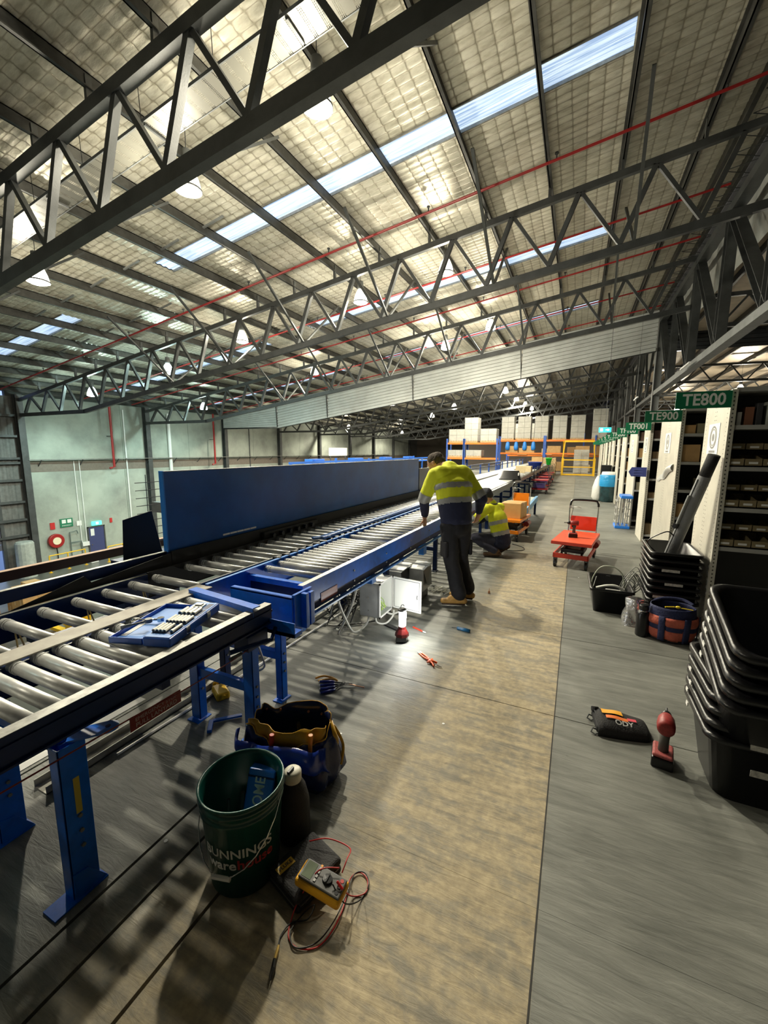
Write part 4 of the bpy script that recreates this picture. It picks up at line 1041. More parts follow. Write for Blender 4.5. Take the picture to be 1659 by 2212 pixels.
load(-7.9, 29.5, 1.14, 1, 'short wrapped load in the narrow bay, lower beam', None); load(-6.6, 29.5, 1.14, 1, 'short pale wrapped load on the lower beam', None)
names = ['first', 'second', 'third', 'fourth', 'fifth', 'sixth']
for i, x in enumerate((-4.95, -3.75, -2.55, -1.3, -.1, 1.3)):
    load(x, 33.5, 2.45, 4 if i != 5 else 5, 'tall wrapped carton stack, %s from the left on the far rack top' % names[i], 'wrapped loads on the far rack')
load(-5.2, 37.9, 2.6, 3, 'pale wrapped load with a red mark behind the far rack, left', None); load(-3.9, 37.9, 2.6, 3, 'pale wrapped load behind the far rack, right', None)
load(.25, 31.6, 0, 4, 'tall grey wrapped stack standing inside the yellow gate', None)
for i, (x, z) in enumerate(((-4.6, 1.5), (-3.4, 1.5), (-1.6, 1.5), (.3, 1.5))):
    carton_at(x, 33.4, z, .9, .7, .5, 0, 'carton on the middle beam of the far rack, %s from the left' % names[i], carton)
for i in range(9):
    x = -5.3 + .98 * i; lv = (0, 1.3)[i % 2]
    carton_at(x, 37.8, lv + .002, .8, .8, random.uniform(.5, .95), 0, '%s stock carton on the %s of the rack behind, %s from the left' % (('brown', 'pale')[i % 3 == 0], ('floor', 'middle beam')[i % 2], ('first', 'second', 'third', 'fourth', 'fifth', 'sixth', 'seventh', 'eighth', 'ninth')[i]), (carton, carton_l)[i % 3 == 0])
t = thing('white_load', 'white wrapped low load standing before the far rack', 'pallet load', (-3.9, 28.4, 0)); MB().box(-.6, -.5, .13, .6, .5, .95).build('load_body', mat('white_film', (.62, .62, .60), .3, 0, var=.15, bump=.3, bscale=8), t, bevel=.03); inst(pal2_me, 'pallet', (0, 0, 0), t)
for i in range(4):
    t = thing('hanging_bag', 'blue bag under the top beam of the far rack, %s from the left' % names[i], 'bag', (-4.9 + .62 * i, 33.0, 2.2), group='blue bags on the far rack')
    MB().lathe([(.02, .15), (.12, .05), (.17, -.3), (.14, -.5), (.02, -.52)], seg=10, sx=1, sy=.6).build('bag_body', mat('bag_blue', (.02, .20, .62), .5), t, smooth=True)
for i in range(9):
    t = thing('pallet', 'bare wooden pallet left of the yellow gate, %s in the stack' % ('lowest', 'second', 'third', 'fourth', 'fifth', 'sixth', 'seventh', 'eighth', 'topmost')[i], 'pallet', (-1.9 + .02 * (i % 2), 30.6, .132 * i), group='empty pallets by the yellow gate'); inst(pal2_me, 'pallet_boards', (0, 0, 0), t)
gt = thing('yellow_gate', 'tall bright yellow pallet gate at the end of the aisle', 'gate', (.1, 30.5, 0), world=True)
mb = MB().box(-.95, 30.45, 0, -.83, 30.57, 1.15).box(-.95, 31.5, 0, -.83, 31.62, 1.15).box(.98, 30.45, 0, 1.10, 30.57, 1.15).box(.98, 31.5, 0, 1.1, 31.62, 1.15); mb.build('post', yellow, gt)
for (z, w_) in ((.03, .09), (.55, .06), (1.02, .07)): MB().box(-.85, 30.44, z, 1.0, 30.50, z + w_).build('rail', yellow, gt)
MB().bar((-.90, 30.5, 1.1), (-.80, 30.5, 2.28), .07, .07).bar((1.04, 30.5, 1.1), (.94, 30.5, 2.28), .07, .07).box(-.84, 30.46, 2.22, .98, 30.54, 2.34).build('lift_frame', yellow, gt)
for x in (-.9, 1.02): MB().bar((x, 31.5, 1.1), (x, 30.55, 2.28), .05, .05).build('slope_bar', yellow, gt)
for q_ in ((-.95, 30.5, .5, -.9, 31.6, .56), (1.05, 30.5, .5, 1.1, 31.6, .56)): MB().box(*q_).build('side_frame', yellow, gt)

# ============================================================ SHELVING ROWS ALONG THE AISLE
ROWS = [(4.46, .72, 'TE800'), (6.29, 1.36, 'TE900'), (8.65, .75, 'TF001'), (10.4, 1.4, 'TF100'), (12.6, 1.15, 'TF200'), (14.5, .9, 'TF300'), (16.4, 1.3, 'TF400'), (18.4, .9, 'TF500'), (20.3, 1.3, 'TF600'), (22.2, .9, 'TF700'), (24.2, 1.3, 'TF800'), (26.2, .9, 'TF900')]
XS = 1.14
LV = [.10, .762, 1.11, 1.462, 1.811, 2.12]
ORD = ['nearest', 'second', 'third', 'fourth', 'fifth', 'sixth', 'seventh', 'eighth', 'ninth', 'tenth', 'eleventh', 'last']
sgn_w = mat('sign_letters', (.80, .82, .78), .5)
hole_m = mat('punch_hole', (.05, .05, .045), .8)
for r, (y0, dep, code) in enumerate(ROWS):
    t = thing('shelving_row', 'cream steel shelving row under sign %s, %s along the aisle' % (code, ORD[r]), 'shelving', (XS, y0, 0), world=True)
    MB().box(XS, y0, 0, XS + .03, y0 + dep, 2.14).build('end_panel', cream, t, bevel=.003)
    xr = 3.2 if r < 3 else 2.4
    if r < 3:
        hb = MB()
        for k in range(52):
            for yy in (y0 + .05, y0 + dep * .5, y0 + dep * .56, y0 + dep - .06): hb.box(XS - .0006, yy - .004, .12 + .038 * k, XS, yy + .004, .128 + .038 * k)
        hb.build('punched_holes', hole_m, t, kind='stuff')
        MB().box(XS - .001, y0 - .012, 0, XS + .04, y0 + .002, 2.14).build('corner_post', cream, t)
        hb = MB()
        for k in range(60): hb.box(XS + .012, y0 - .0135, .1 + .034 * k, XS + .022, y0 - .012, .112 + .034 * k)
        hb.build('post_holes', hole_m, t, kind='stuff')
    for z in LV: MB().box(XS + .03, y0, z, xr, y0 + dep, z + .035).build('shelf', shelf_gr, t)
    MB().box(XS + .03, y0 + dep / 2 - .01, 0, xr, y0 + dep / 2 + .01, 2.12).build('back_sheet', shelf_back, t)
    for xx in ((2.05, 3.0) if r < 3 else (2.05,)): MB().box(xx, y0 - .005, 0, xx + .03, y0 + dep, 2.14).build('upright', cream, t)
    # flag sign reaching into the aisle
    g = thing('aisle_sign', 'green aisle sign reading %s in white letters' % code, 'sign', (XS - .2, y0 - .03, 2.06), world=True)
    MB().box(.745, y0 - .035, 1.99, 1.135, y0 - .027, 2.13).build('sign_plate', grn_sign, g)
    if r < 9: text(code, .135, (.945, y0 - .0355, 2.058), (1, 0, 0), (0, 0, 1), sgn_w, g, extrude=.0005, bold=.0032, sx=.86)
    if r < 8:
        p = thing('panel_poster', 'white poster with a grey tyre on the %s shelving end panel' % ORD[r], 'poster', (XS - .002, y0 + dep * .55, 1.73), world=True)
        ym, hw = y0 + dep * .52, .2 if dep > 1 else .17
        MB().box(XS - .004, ym - hw, 1.60, XS - .001, ym + hw, 1.88).build('paper', white_p, p)
        mb = MB()
        for j, (ra, rb_) in enumerate(((.105, .088), (.078, .070), (.035, .0))):
            vs = []; n = 28
            for i in range(n):
                a = 2 * PI * i / n; vs += [(XS - .0055, ym + ra * math.cos(a), 1.755 + ra * math.sin(a)), (XS - .0055, ym + rb_ * math.cos(a), 1.755 + rb_ * math.sin(a))]
            mb.add(vs, [(2 * i, 2 * i + 1, (2 * i + 3) % (2 * n), (2 * i + 2) % (2 * n)) for i in range(n)])
        mb.build('tyre_print', mat('print_grey', (.22, .22, .22), .6), p)
        MB().box(XS - .0055, ym - .09, 1.615, XS - .005, ym + .09, 1.635).build('caption_print', mat('print_grey', (.22, .22, .22), .6), p)
# bins and boxes on the shelves
bin_n = 0
def binbox(x, y, z, w, h, lab, grp):
    t = thing('parts_bin', lab, 'bin', (x, y, z), group=grp)
    MB().box(-w / 2 + .003, 0, 0, w / 2 - .003, .012, h).box(-w / 2 + .003, 0, 0, w / 2 - .003, .30, .01).box(-w / 2 + .003, .29, 0, w / 2 - .003, .30, h * 1.5).add([(-w / 2 + .003, .01, h), (-w / 2 + .003, .3, h * 1.8), (-w / 2 + .003, .3, 0), (-w / 2 + .003, .01, 0)], [(0, 1, 2, 3)]).add([(w / 2 - .003, .01, h), (w / 2 - .003, .3, h * 1.8), (w / 2 - .003, .3, 0), (w / 2 - .003, .01, 0)], [(0, 1, 2, 3)]).build('bin_body', bin_m, t)
    MB().box(-.03, -.003, h * .35, .03, 0, h * .62).build('paper_label', white_p, t)
tier = [(.80, .065), (.93, .06), (1.148, .065), (1.28, .06), (1.50, .065), (1.635, .06)]
tn = ['bottom', 'second', 'third', 'fourth', 'fifth', 'top']
for j, (z, h) in enumerate(tier):
    for k in range(5):
        binbox(1.225 + .12 * k + (.02 if j % 2 else 0), 4.47 + (.09 if j % 2 else 0), z, .118, h, 'tan cardboard parts bin in the %s tier of the TE800 shelving, %s from the post' % (tn[j], ORD[k] if k else 'first'), 'tan parts bins in the nearest shelving')
for j in (0, 2, 4):
    z, h = tier[j]
    for k in range(5): pass
for i, (x, w, h, m, l) in enumerate(((1.205, .03, .11, white, 'small white box on the upper TE800 shelf beside the post'), (1.255, .06, .15, mat('red_brown_box', (.22, .09, .05), .6), 'reddish brown box on the upper TE800 shelf'), (1.33, .04, .18, mat('dark_box', (.04, .04, .045), .6), 'dark box on the upper TE800 shelf'), (1.40, .04, .19, mat('grey_white_box', (.48, .50, .46), .6), 'pale upright box on the upper TE800 shelf'))):
    tag(MB().box(x, 4.5, 1.846, x + w, 4.72, 1.846 + h).build('box', m, bevel=.003), l, 'box')
bcol = [carton, mat('tan_box', (.28, .20, .11), .7), mat('dark_brown_box', (.12, .07, .05), .7), mat('olive_box', (.26, .23, .14), .7)]
for r in range(1, 9):
    y0, dep, code = ROWS[r]
    for j, z in enumerate(LV[:-1]):
        hmax = LV[j + 1] - z - .09; x = XS + .05; k = 0
        while x < (1.75 if r < 4 else 1.5):
            w = random.uniform(.10, .2); h = random.uniform(.35, .85) * min(hmax, .26)
            if random.random() < .82:
                tag(MB().box(x, y0 + .03, z + .036, x + w, y0 + .03 + random.uniform(.2, .3), z + .036 + h).build('box', random.choice(bcol), bevel=.003), 'stock box on the %s shelf of row %s, %s from the end panel' % (('bottom', 'second', 'third', 'fourth', 'top')[j], code, ('first', 'second', 'third', 'fourth', 'fifth', 'sixth', 'seventh')[min(k, 6)]), 'box', 'stock boxes of row %s' % code); k += 1
            x += w + .015
# ============================================================ THINGS ON THE NEAR CONVEYOR AND FLOOR
case_b = mat('case_blue', (.015, .10, .50), .35, 0, var=.1, vscale=30)
case_l = mat('case_blue_light', (.10, .28, .72), .4, 0, var=.12, vscale=20)
sock_m = mat('socket_chrome', (.55, .55, .50), .28, .85)
# open socket set: long axis (near -> far) and a sideways axis
sc_ = thing('socket_case', 'open blue socket set case lying on the near conveyor rollers', 'tool case', (-1.745, 1.30, .763))
A_ = V((-.125, .37, 0)).normalized(); 
sc_.rotation_euler = (0, 0, math.atan2(A_.y, A_.x) - PI / 2)
# local: y along the case, x sideways; base at +x side, lid at -x side
def tray(mb, x0, x1, y0, y1, h, t_=.006, fl=.008):
    mb.box(x0, y0, 0, x1, y1, fl).box(x0, y0, 0, x0 + t_, y1, h).box(x1 - t_, y0, 0, x1, y1, h).box(x0, y0, 0, x1, y0 + t_, h).box(x0, y1 - t_, 0, x1, y1, h)
mb = MB(); tray(mb, -.165, -.005, -.205, .205, .03); lid = mb.build('lid', case_b, sc_, bevel=.002)
MB().box(-.155, -.19, .009, -.015, .19, .011).build('lid_inner', case_l, lid)
MB().box(-.150, -.15, .0115, -.125, .02, .0125).build('size_chart', white_p, lid)
mb = MB(); mb.box(.005, -.215, 0, .135, .215, .042); base = mb.build('base', case_b, sc_, bevel=.006)
MB().box(.012, -.208, .0425, .128, .208, .0445).build('insert', case_l, base)
for y in (-.09, .09): MB().box(.136, y - .015, .015, .145, y + .015, .045).build('latch', chrome, base)
k = 0
for row, (y0, n, ln) in enumerate(((-.165, 6, .075), (-.065, 6, .07), (.035, 4, .07))):
    MB().box(.018, y0 - .008, .0445, .122, y0 + ln + .008, .0448).build('recess', navy, base)
    for i in range(n):
        if row == 0 and i == 4: continue
        r = .0075 + .0006 * row + .0012 * (row == 2)
        x = .024 + .0172 * i + (.006 * i if row == 2 else 0)
        s_ = tag(MB().cyl((x, y0, .052), (x, y0 + ln, .052), r, seg=10).cyl((x, y0, .052), (x, y0 + .012, .052), r + .0012, seg=10).cyl((x, y0 - .001, .052), (x, y0, .052), r * .6, seg=6, mi=1).build('socket', [sock_m, blk]), 'chrome long socket, %s in the %s row of the blue case' % (('first', 'second', 'third', 'fourth', 'fifth', 'sixth')[i], ('near', 'middle', 'far')[row]), 'socket', 'sockets in the blue case')
        M_ = Matrix.Translation(sc_.location) @ sc_.rotation_euler.to_matrix().to_4x4(); s_.matrix_world = M_
rt_ = MB().box(.03, .13, .0446, .085, .175, .052).box(.04, .14, .052, .075, .165, .058).build('adapter_plate', [sock_m], base)
MB().box(.09, .12, .0446, .12, .19, .0452).build('empty_recess', navy, base)
def ratchet(name, p0, p1, lab, m=chrome):
    t = thing(name, lab, 'ratchet', p0, world=True); p0, p1 = V(p0), V(p1); d = (p1 - p0).normalized()
    MB().tube([p0, p0 + d * .03, p0 + d * .05, p1], [.008, .009, .005, .006], 8).build('handle', m, t, smooth=True)
    MB().cyl(p1 - V((0, 0, .008)), p1 + V((0, 0, .010)), .016, seg=14).build('head', m, t); return t
ratchet('ratchet_wrench', (-1.93, 1.225, .787), (-1.80, 1.285, .792), 'chrome ratchet handle lying in the lid of the blue case')
ratchet('ratchet_wrench', (-1.865, 1.13, .80), (-1.79, 1.215, .815), 'dark ratchet handle leaning on the nearest sockets', steel_md)

# emergency stop lanyard and sign
ln_ = thing('lanyard', 'dark red emergency pull cord running below the near conveyor rail', 'cord', (-1.46, .9, .6), world=True)
MB().tube(crv([(-1.46, -.9, .66), (-1.46, .2, .63), (-1.46, .88, .615), (-1.46, 1.1, .60), (-1.50, 1.5, .575), (-1.56, 1.72, .57)], 5), .003, 5).build('cord', mat('cord_red', (.20, .02, .02), .5), ln_)
MB().tube([(-1.50, 1.42, .585), (-1.50, 1.5, .58)], .009).tube([(-1.52, 1.54, .575), (-1.53, 1.6, .575)], .009).build('cord_clamps', blk, ln_)
es = thing('stop_sign', 'red hanging label reading EMERGENCY STOP PULL LANYARD on the cord', 'sign', (-1.46, 1.0, .59), world=True)
MB().box(-1.462, .885, .558, -1.459, 1.105, .612).build('label_plate', mat('sign_red_dk', (.24, .018, .016), .45, 0, var=.2), es)
lt_red = mat('faded_letters', (.48, .36, .32), .6)
text('EMERGENCY STOP', .0215, (-1.4585, .995, .597), (0, 1, 0), (0, 0, 1), lt_red, es, sx=1.0, extrude=.0003)
text('PULL LANYARD', .0255, (-1.4585, .995, .574), (0, 1, 0), (0, 0, 1), lt_red, es, sx=1.0, extrude=.0003)
tag(MB().tube(crv([(-1.62, 1.70, .60), (-1.58, 1.73, .45), (-1.585, 1.76, .36), (-1.66, 1.78, .30), (-1.72, 1.80, .29)], 6), .006, 6).tube(crv([(-1.62, 1.72, .58), (-1.60, 1.75, .45), (-1.60, 1.77, .37), (-1.68, 1.79, .31)], 6), .005, 6).build('conduit_loop', mat('pale_cable', (.55, .55, .50), .5), smooth=True), 'pale cable looping down behind the second conveyor leg', 'cable')
ch = thing('floor_channel', 'long pale metal channel lying on the floor under the conveyors', 'channel', (-2.2, 2.2, 0), world=True)
MB().box(-2.27, .9, 0, -2.265, 4.5, .04).box(-2.17, .9, 0, -2.165, 4.5, .04).box(-2.27, .9, 0, -2.165, 4.5, .004).build('channel', mat('dusty_alu', (.42, .41, .36), .5, .3, var=.3, vscale=14), ch)
tag(MB().cyl((-2.115, 1.2, .01), (-2.0, 4.3, .01), .008, seg=6).build('thin_conduit', white), 'thin white conduit lying beside the floor channel', 'conduit')
tag(MB().box(-2.66, .9, 0, -2.45, 1.6, .003).build('paper_sheet', white_p), 'white sheet of paper lying under the near conveyor', 'paper')
tag(MB().box(-2.3, .35, .3, -2.12, .55, .42).build('carton_scrap', carton_l), 'pale carton piece seen between the near rollers', 'box')
# yellow emergency switch body
t = thing('pull_switch', 'yellow pull switch box lying on the floor behind the blue leg', 'switch', (-2.08, 1.86, 0), -.5)
MB().box(-.03, -.04, 0, .11, .045, .05).build('switch_body', yellow, t, bevel=.012)
MB().cyl((-.03, 0, .025), (-.07, 0, .025), .012, seg=10).cyl((-.07, 0, .025), (-.08, 0, .025), .02, seg=10).cyl((.11, 0, .03), (.125, 0, .03), .014, seg=10).build('gland', yellow, t)
t = thing('loose_bracket', 'loose blue angle bracket on the floor before the blue legs', 'bracket', (-1.87, 1.62, 0), .6)
MB().bar((0, 0, .012), (.16, .03, .012), .025, .012).bar((-.01, 0, .012), (.0, -.10, .012), .025, .02).build('bracket_body', blue, t, bevel=.002)

# green bucket
bk_x, bk_y = -1.075, 1.045
bu = thing('bucket', 'dark green plastic bucket with a blue box inside, beside the tool bag', 'bucket', (bk_x, bk_y, 0), world=True)
green_b = mat('bucket_green', (.004, .055, .045), .28, 0)
prof = [(.0, .0), (.118, .0), (.126, .006), (.147, .31), (.153, .312), (.153, .322), (.149, .326), (.150, .345), (.157, .348), (.157, .360), (.152, .364), (.154, .378), (.158, .381), (.157, .386), (.151, .386), (.146, .37), (.121, .012), (0, .012)]
MB().lathe(prof, (bk_x, bk_y, 0), 48).build('bucket_wall', green_b, bu, smooth=True)
an = math.radians(-62)
hx, hy = math.cos(math.radians(15)), math.sin(math.radians(15))
pts = []
for i in range(13):
    a = PI * i / 12; c = math.cos(a); s_ = math.sin(a)
    px_, py_ = bk_x + c * .156 * hx, bk_y + c * .156 * hy
    pts.append((px_ + s_ * .165 * hy, py_ - s_ * .165 * hx, .335 - s_ * .20))
MB().tube(pts, .0022, 6).build('wire_handle', chrome, bu)
hm = pts[6]; MB().cyl((hm[0] - .035 * hx, hm[1] - .035 * hy, hm[2]), (hm[0] + .035 * hx, hm[1] + .035 * hy, hm[2]), .008, seg=8).build('handle_grip', white, bu)
def wrap(z0, rad0, a0):
    def fn(c):
        z = z0 + c.y; r = .126 + (.147 - .126) * z / .31 + .0012 + c.z
        a = a0 + c.x / r
        return V((bk_x + r * math.cos(a), bk_y + r * math.sin(a), z))
    return fn
let_w = mat('bucket_white_print', (.60, .60, .58), .5); let_r = mat('bucket_red_print', (.35, .02, .02), .5)
text('BUNNINGS', .052, 0, (1, 0, 0), (0, 1, 0), let_w, bu, fn=wrap(.200, .13, math.radians(-56)), extrude=.0004, bold=.0008)
text('ware', .056, 0, (1, 0, 0), (0, 1, 0), let_w, bu, fn=wrap(.152, .13, math.radians(-58)), extrude=.0003, bold=.0012, align='RIGHT')
text('house', .056, 0, (1, 0, 0), (0, 1, 0), let_r, bu, fn=wrap(.152, .13, math.radians(-57)), extrude=.0003, bold=.0012, name='red_lettering', align='LEFT')
bb_ = thing('chrome_box', 'blue plastic box lettered CHROME standing inside the green bucket', 'box', (bk_x + .005, bk_y + .02, .05))
bb_.rotation_euler = (math.radians(-16), math.radians(6), math.radians(20))
MB().box(-.055, .0, 0, .055, .055, .30).build('box_body', mat('box_blue', (.01, .14, .62), .3), bb_, bevel=.006)
MB().box(-.056, -.001, .268, .056, .056, .276).build('lid_seam', navy, bb_)
tm = text_mesh('CHROME', .058, 'CENTER', .0006, .0008)
for v in tm.vertices: x, y, z = v.co; v.co = (-y + .0, -.0012 - z, .165 + x * .9)
tm.materials.clear(); tm.materials.append(mat('pale_print', (.62, .68, .72), .5)); o = bpy.data.objects.new('lettering', tm); COL.objects.link(o); o.parent = bb_
tag(MB().tube(crv([(bk_x - .06, bk_y - .02, .06), (bk_x - .08, bk_y, .16), (bk_x - .095, bk_y + .02, .24)], 5), .006, 6).tube([(bk_x - .05, bk_y + .03, .05), (bk_x - .06, bk_y + .06, .25)], .009, 8).build('tool_shafts', steel_dk), 'dark tool shafts standing in the green bucket left of the blue box', 'tool')
# bottle in net sleeve behind the bucket
th = thing('drink_bottle', 'bottle in a black padded sleeve with a white cap between bucket and tool bag', 'bottle', (-.985, 1.235, 0), world=True)
MB().lathe([(0, .0), (.06, 0), (.068, .02), (.066, .17), (.052, .23), (.034, .265)], (-.985, 1.235, 0), 20).build('bottle_body', blk_soft, th, smooth=True)
MB().lathe([(.034, .26), (.036, .262), (.036, .30), (.028, .308), (0, .308)], (-.985, 1.235, 0), 18).build('cap', mat('cap_ivory', (.60, .58, .48), .4), th, smooth=True)
MB().box(-.99, 1.205, .306, -.98, 1.24, .318).build('cap_lever', steel_dk, th)

# canvas-lined vinyl tool bag, open, sagging, with pockets
tb = thing('tool_bag', 'large blue vinyl tool bag with yellow lining, gaping open beside the bucket', 'bag', (-1.20, 1.52, 0), world=True)
vin = mat('vinyl_navy', (.006, .018, .10), .26, 0, bump=.35, bscale=10)
vin_b = mat('vinyl_blue', (.012, .045, .36), .22, 0, bump=.3, bscale=9)
vin_y = mat('vinyl_yellow', (.62, .34, .02), .35, 0, var=.3, vscale=12, bump=.2, bscale=10)
cx_, cy_ = -1.20, 1.50
ax_ = V((.93, .30, 0)).normalized(); ay_ = V((-.30, .93, 0)).normalized()
def bagpt(u, z, a, b, wob=1.0, seed=0):
    c, s_ = math.cos(u), math.sin(u)
    x = a * math.copysign(abs(c) ** .62, c); y = b * math.copysign(abs(s_) ** .75, s_)
    w = wob * (.012 * math.sin(5 * u + seed + z * 9) + .008 * math.sin(11 * u - z * 20 + seed))
    p = V((cx_, cy_, 0)) + ax_ * (x * (1 + w / a)) + ay_ * (y * (1 + w / b)); p.z = z; return p
def shell(name, m, rows, n=56, parent=tb, zfn=None, seed=0, u0=0, u1=2 * PI):
    vs = []; fs = []
    for j, (z, a, b) in enumerate(rows):
        for i in range(n + 1):
            u = u0 + (u1 - u0) * i / n; p = bagpt(u, z, a, b, seed=seed)
            if zfn: p.z += zfn(u, j / (len(rows) - 1))
            vs.append(p)
    for j in range(len(rows) - 1):
        for i in range(n): fs.append((j * (n + 1) + i, j * (n + 1) + i + 1, (j + 1) * (n + 1) + i + 1, (j + 1) * (n + 1) + i))
    o = MB().add(vs, fs).build(name, m, parent, smooth=True)
    sm = o.modifiers.new('solid', 'SOLIDIFY'); sm.thickness = .004; return o
rimz = lambda u, q: q ** 3 * (.022 * math.sin(2 * u + .6) + .016 * math.sin(5 * u + 1) + .010 * math.sin(9 * u))
backup = lambda u, q: rimz(u, q) + q ** 2 * .045 * math.sin(u)
shell('bag_body', vin, [(.005, .22, .11), (.05, .255, .14), (.13, .25, .135), (.20, .225, .12), (.25, .205, .105), (.29, .195, .10)], zfn=backup)
MB().add([bagpt(2 * PI * i / 24, .006, .2, .1) for i in range(24)], [tuple(range(24))]).build('bag_floor', blk_soft, tb)
shell('yellow_lining', vin_y, [(.18, .186, .090), (.25, .188, .091), (.312, .186, .085)], zfn=lambda u, q: rimz(u, q) * .4, u0=PI * 1.08, u1=PI * 1.92, n=30)
shell('yellow_edge', vin_y, [(.286, .196, .101), (.292, .1965, .1015)], zfn=lambda u, q: backup(u, 1))
# front pocket strip in bright blue, sagging at its right end
vs = []; n = 30
for j in range(9):
    for i in range(n + 1):
        u = PI * (1.06 + .72 * i / n); q = j / 8; t_ = i / n
        p = bagpt(u, 0, .245 + .03 * q * math.sin(PI * t_) + .02 * (1 - q), .135 + .045 * math.sin(PI * q) * (.5 + .5 * t_), seed=2)
        top = .262 - .02 * t_ + .010 * math.sin(12 * t_); bot = .17 - .075 * max(0, t_ - .55) / .45 + .015 * math.sin(7 * t_)
        p.z = bot + (top - bot) * q; vs.append(p)
fs = [(j * (n + 1) + i, j * (n + 1) + i + 1, (j + 1) * (n + 1) + i + 1, (j + 1) * (n + 1) + i) for j in range(8) for i in range(n)]
o = MB().add(vs, fs).build('front_pocket', vin_b, tb, smooth=True); o.modifiers.new('solid', 'SOLIDIFY').thickness = .004
for i in range(4):
    u = PI * (.30 + .14 * i); p = bagpt(u, .31, .19, .095); MB().cyl(p + V((0, -.004, -.02)), p + V((0, -.012, -.02)), .006, seg=8).build('rivet', mat('copper', (.55, .28, .16), .3, .6), tb)
shell('end_strap', vin_y, [(.12, .240, .06), (.22, .225, .055), (.31, .206, .045)], n=8, u0=-.25, u1=.25)
MB().tube(crv([bagpt(.2, .27, .2, .1), bagpt(.25, .25, .23, .12), bagpt(.1, .17, .255, .13), bagpt(-.1, .1, .255, .13)]), .008, 6).build('carry_strap', vin_y, tb)
for i, (u, h, m, lab) in enumerate(((4.6, .03, mat('screw_red', (.6, .05, .02), .4), 'red and yellow screwdriver handle in the tool bag pocket'), (5.2, .035, mat('screw_orange', (.75, .25, .02), .4), 'orange handle at the right end of the tool bag pocket'))):
    p = bagpt(u, .27, .2, .105); tag(MB().cyl(p - V((0, 0, .06)), p + V((.006, 0, h)), .010, .012, seg=10).build('screwdriver', m, bevel=.002), lab, 'screwdriver')
mb = MB()
for i in range(14):
    u = random.uniform(0, 2 * PI); p = bagpt(u, .04, .13, .055); mb.cyl(p, p + V((random.uniform(-.03, .03), random.uniform(-.02, .02), random.uniform(.12, .2))), .010, seg=7)
tag(mb.build('packed_tools', steel_dk), 'dark tangle of tools packed inside the blue tool bag', 'tools', kind='stuff')

# soft meter case and multimeter with leads
mc = thing('meter_case', 'black zipped meter case with a yellow badge lying on the floor', 'case', (-.84, 1.085, 0), math.radians(-17))
mb = MB()
def mc_shape(u, w):
    return None
MB().box(-.09, -.085, 0, .09, .13, .034).build('case_base', blk_soft, mc, bevel=.016, seg=4)
MB().box(-.09, -.085, .036, .09, .13, .068).build('case_lid', blk_soft, mc, bevel=.016, seg=4)
MB().box(-.0912, -.07, .0325, .0912, .115, .0375).box(-.075, -.0862, .0325, .075, .1312, .0375).build('zip_line', mat('zip_grey', (.10, .10, .10), .4), mc)
lb = MB().box(-.060, -.072, .0675, -.030, -.002, .0695).build('yellow_badge', mat('badge_yellow', (.60, .38, .03), .5), mc)
o_t = text_mesh('FLUKE', .020, 'CENTER', .0003, .0004)
for v in o_t.vertices: x, y, z = v.co; v.co = (-.045 - y, -.037 + x, .070 + z)
o_t.materials.clear(); o_t.materials.append(blk); o = bpy.data.objects.new('lettering', o_t); COL.objects.link(o); o.parent = mc
mm = thing('multimeter', 'yellow and grey multimeter resting tilted on the black case', 'meter', (-.728, 1.052, .066))
mm.rotation_euler = (math.radians(-3), math.radians(9), math.radians(3))
my = mat('meter_yellow', (.80, .40, .015), .4); mg = mat('meter_grey', (.06, .06, .055), .45)
MB().box(-.09, -.046, .006, .09, .046, .038).build('holster', my, mm, bevel=.012, seg=3)
MB().box(-.082, -.037, .038, .082, .037, .047).build('face', mg, mm, bevel=.004)
MB().box(-.074, -.030, .0475, -.036, .030, .0482).build('display', mat('lcd', (.12, .15, .10), .15), mm)
for i in range(4): MB().box(-.026, -.028 + .015 * i, .047, -.018, -.018 + .015 * i, .050).build('button', mat('btn_grey', (.35, .35, .33), .5), mm)
MB().box(-.026, .028, .047, -.018, .036, .050).build('orange_button', mat('btn_orange', (.8, .35, .03), .5), mm)
MB().lathe([(0, 0), (.019, 0), (.017, .008), (0, .009)], (.018, 0, .047), 20).box(.016, -.017, .054, .020, .017, .060).build('dial', blk, mm)
text_small = text_mesh('15.8', .016, 'CENTER', .0002); bpy.data.meshes.remove(text_small)
for i in range(3): MB().cyl((.066, -.022 + .022 * i, .047), (.066, -.022 + .022 * i, .0485), .007, seg=12).build('socket_port', mat('port_red', (.5, .03, .02), .4) if i == 2 else blk, mm)
lr = mat('lead_red', (.50, .02, .02), .35); lk = mat('lead_black', (.01, .01, .01), .35)
P_ = lambda *a: [V(p) for p in a]
rl = crv(P_((-.66, 1.085, .13), (-.66, 1.12, .15), (-.70, 1.21, .09), (-.79, 1.20, .10), (-.86, 1.17, .085)), 6)
rl2 = crv(P_((-.68, 1.10, .125), (-.742, 1.06, .125), (-.785, 1.00, .05), (-.79, .955, .005), (-.766, .915, .005), (-.72, .905, .005), (-.665, .935, .005), (-.645, 1.0, .005), (-.650, 1.08, .006), (-.675, 1.165, .006), (-.655, 1.205, .006), (-.615, 1.195, .006), (-.600, 1.15, .006), (-.64, 1.115, .010), (-.66, 1.07, .09), (-.665, 1.06, .12)), 8)
t = thing('test_lead', 'red test lead looping from the meter over the floor', 'cable', (-.7, 1.0, 0), world=True)
MB().tube(rl, .0024, 6).tube(rl2, .0024, 6).build('wire', lr, t, smooth=True); MB().tube([(-.665, 1.06, .12), (-.64, 1.055, .105)], .005, 8).build('plug', lr, t)
t = thing('test_lead', 'black test lead running to a brass-shafted probe on the floor', 'cable', (-.75, .95, 0), world=True)
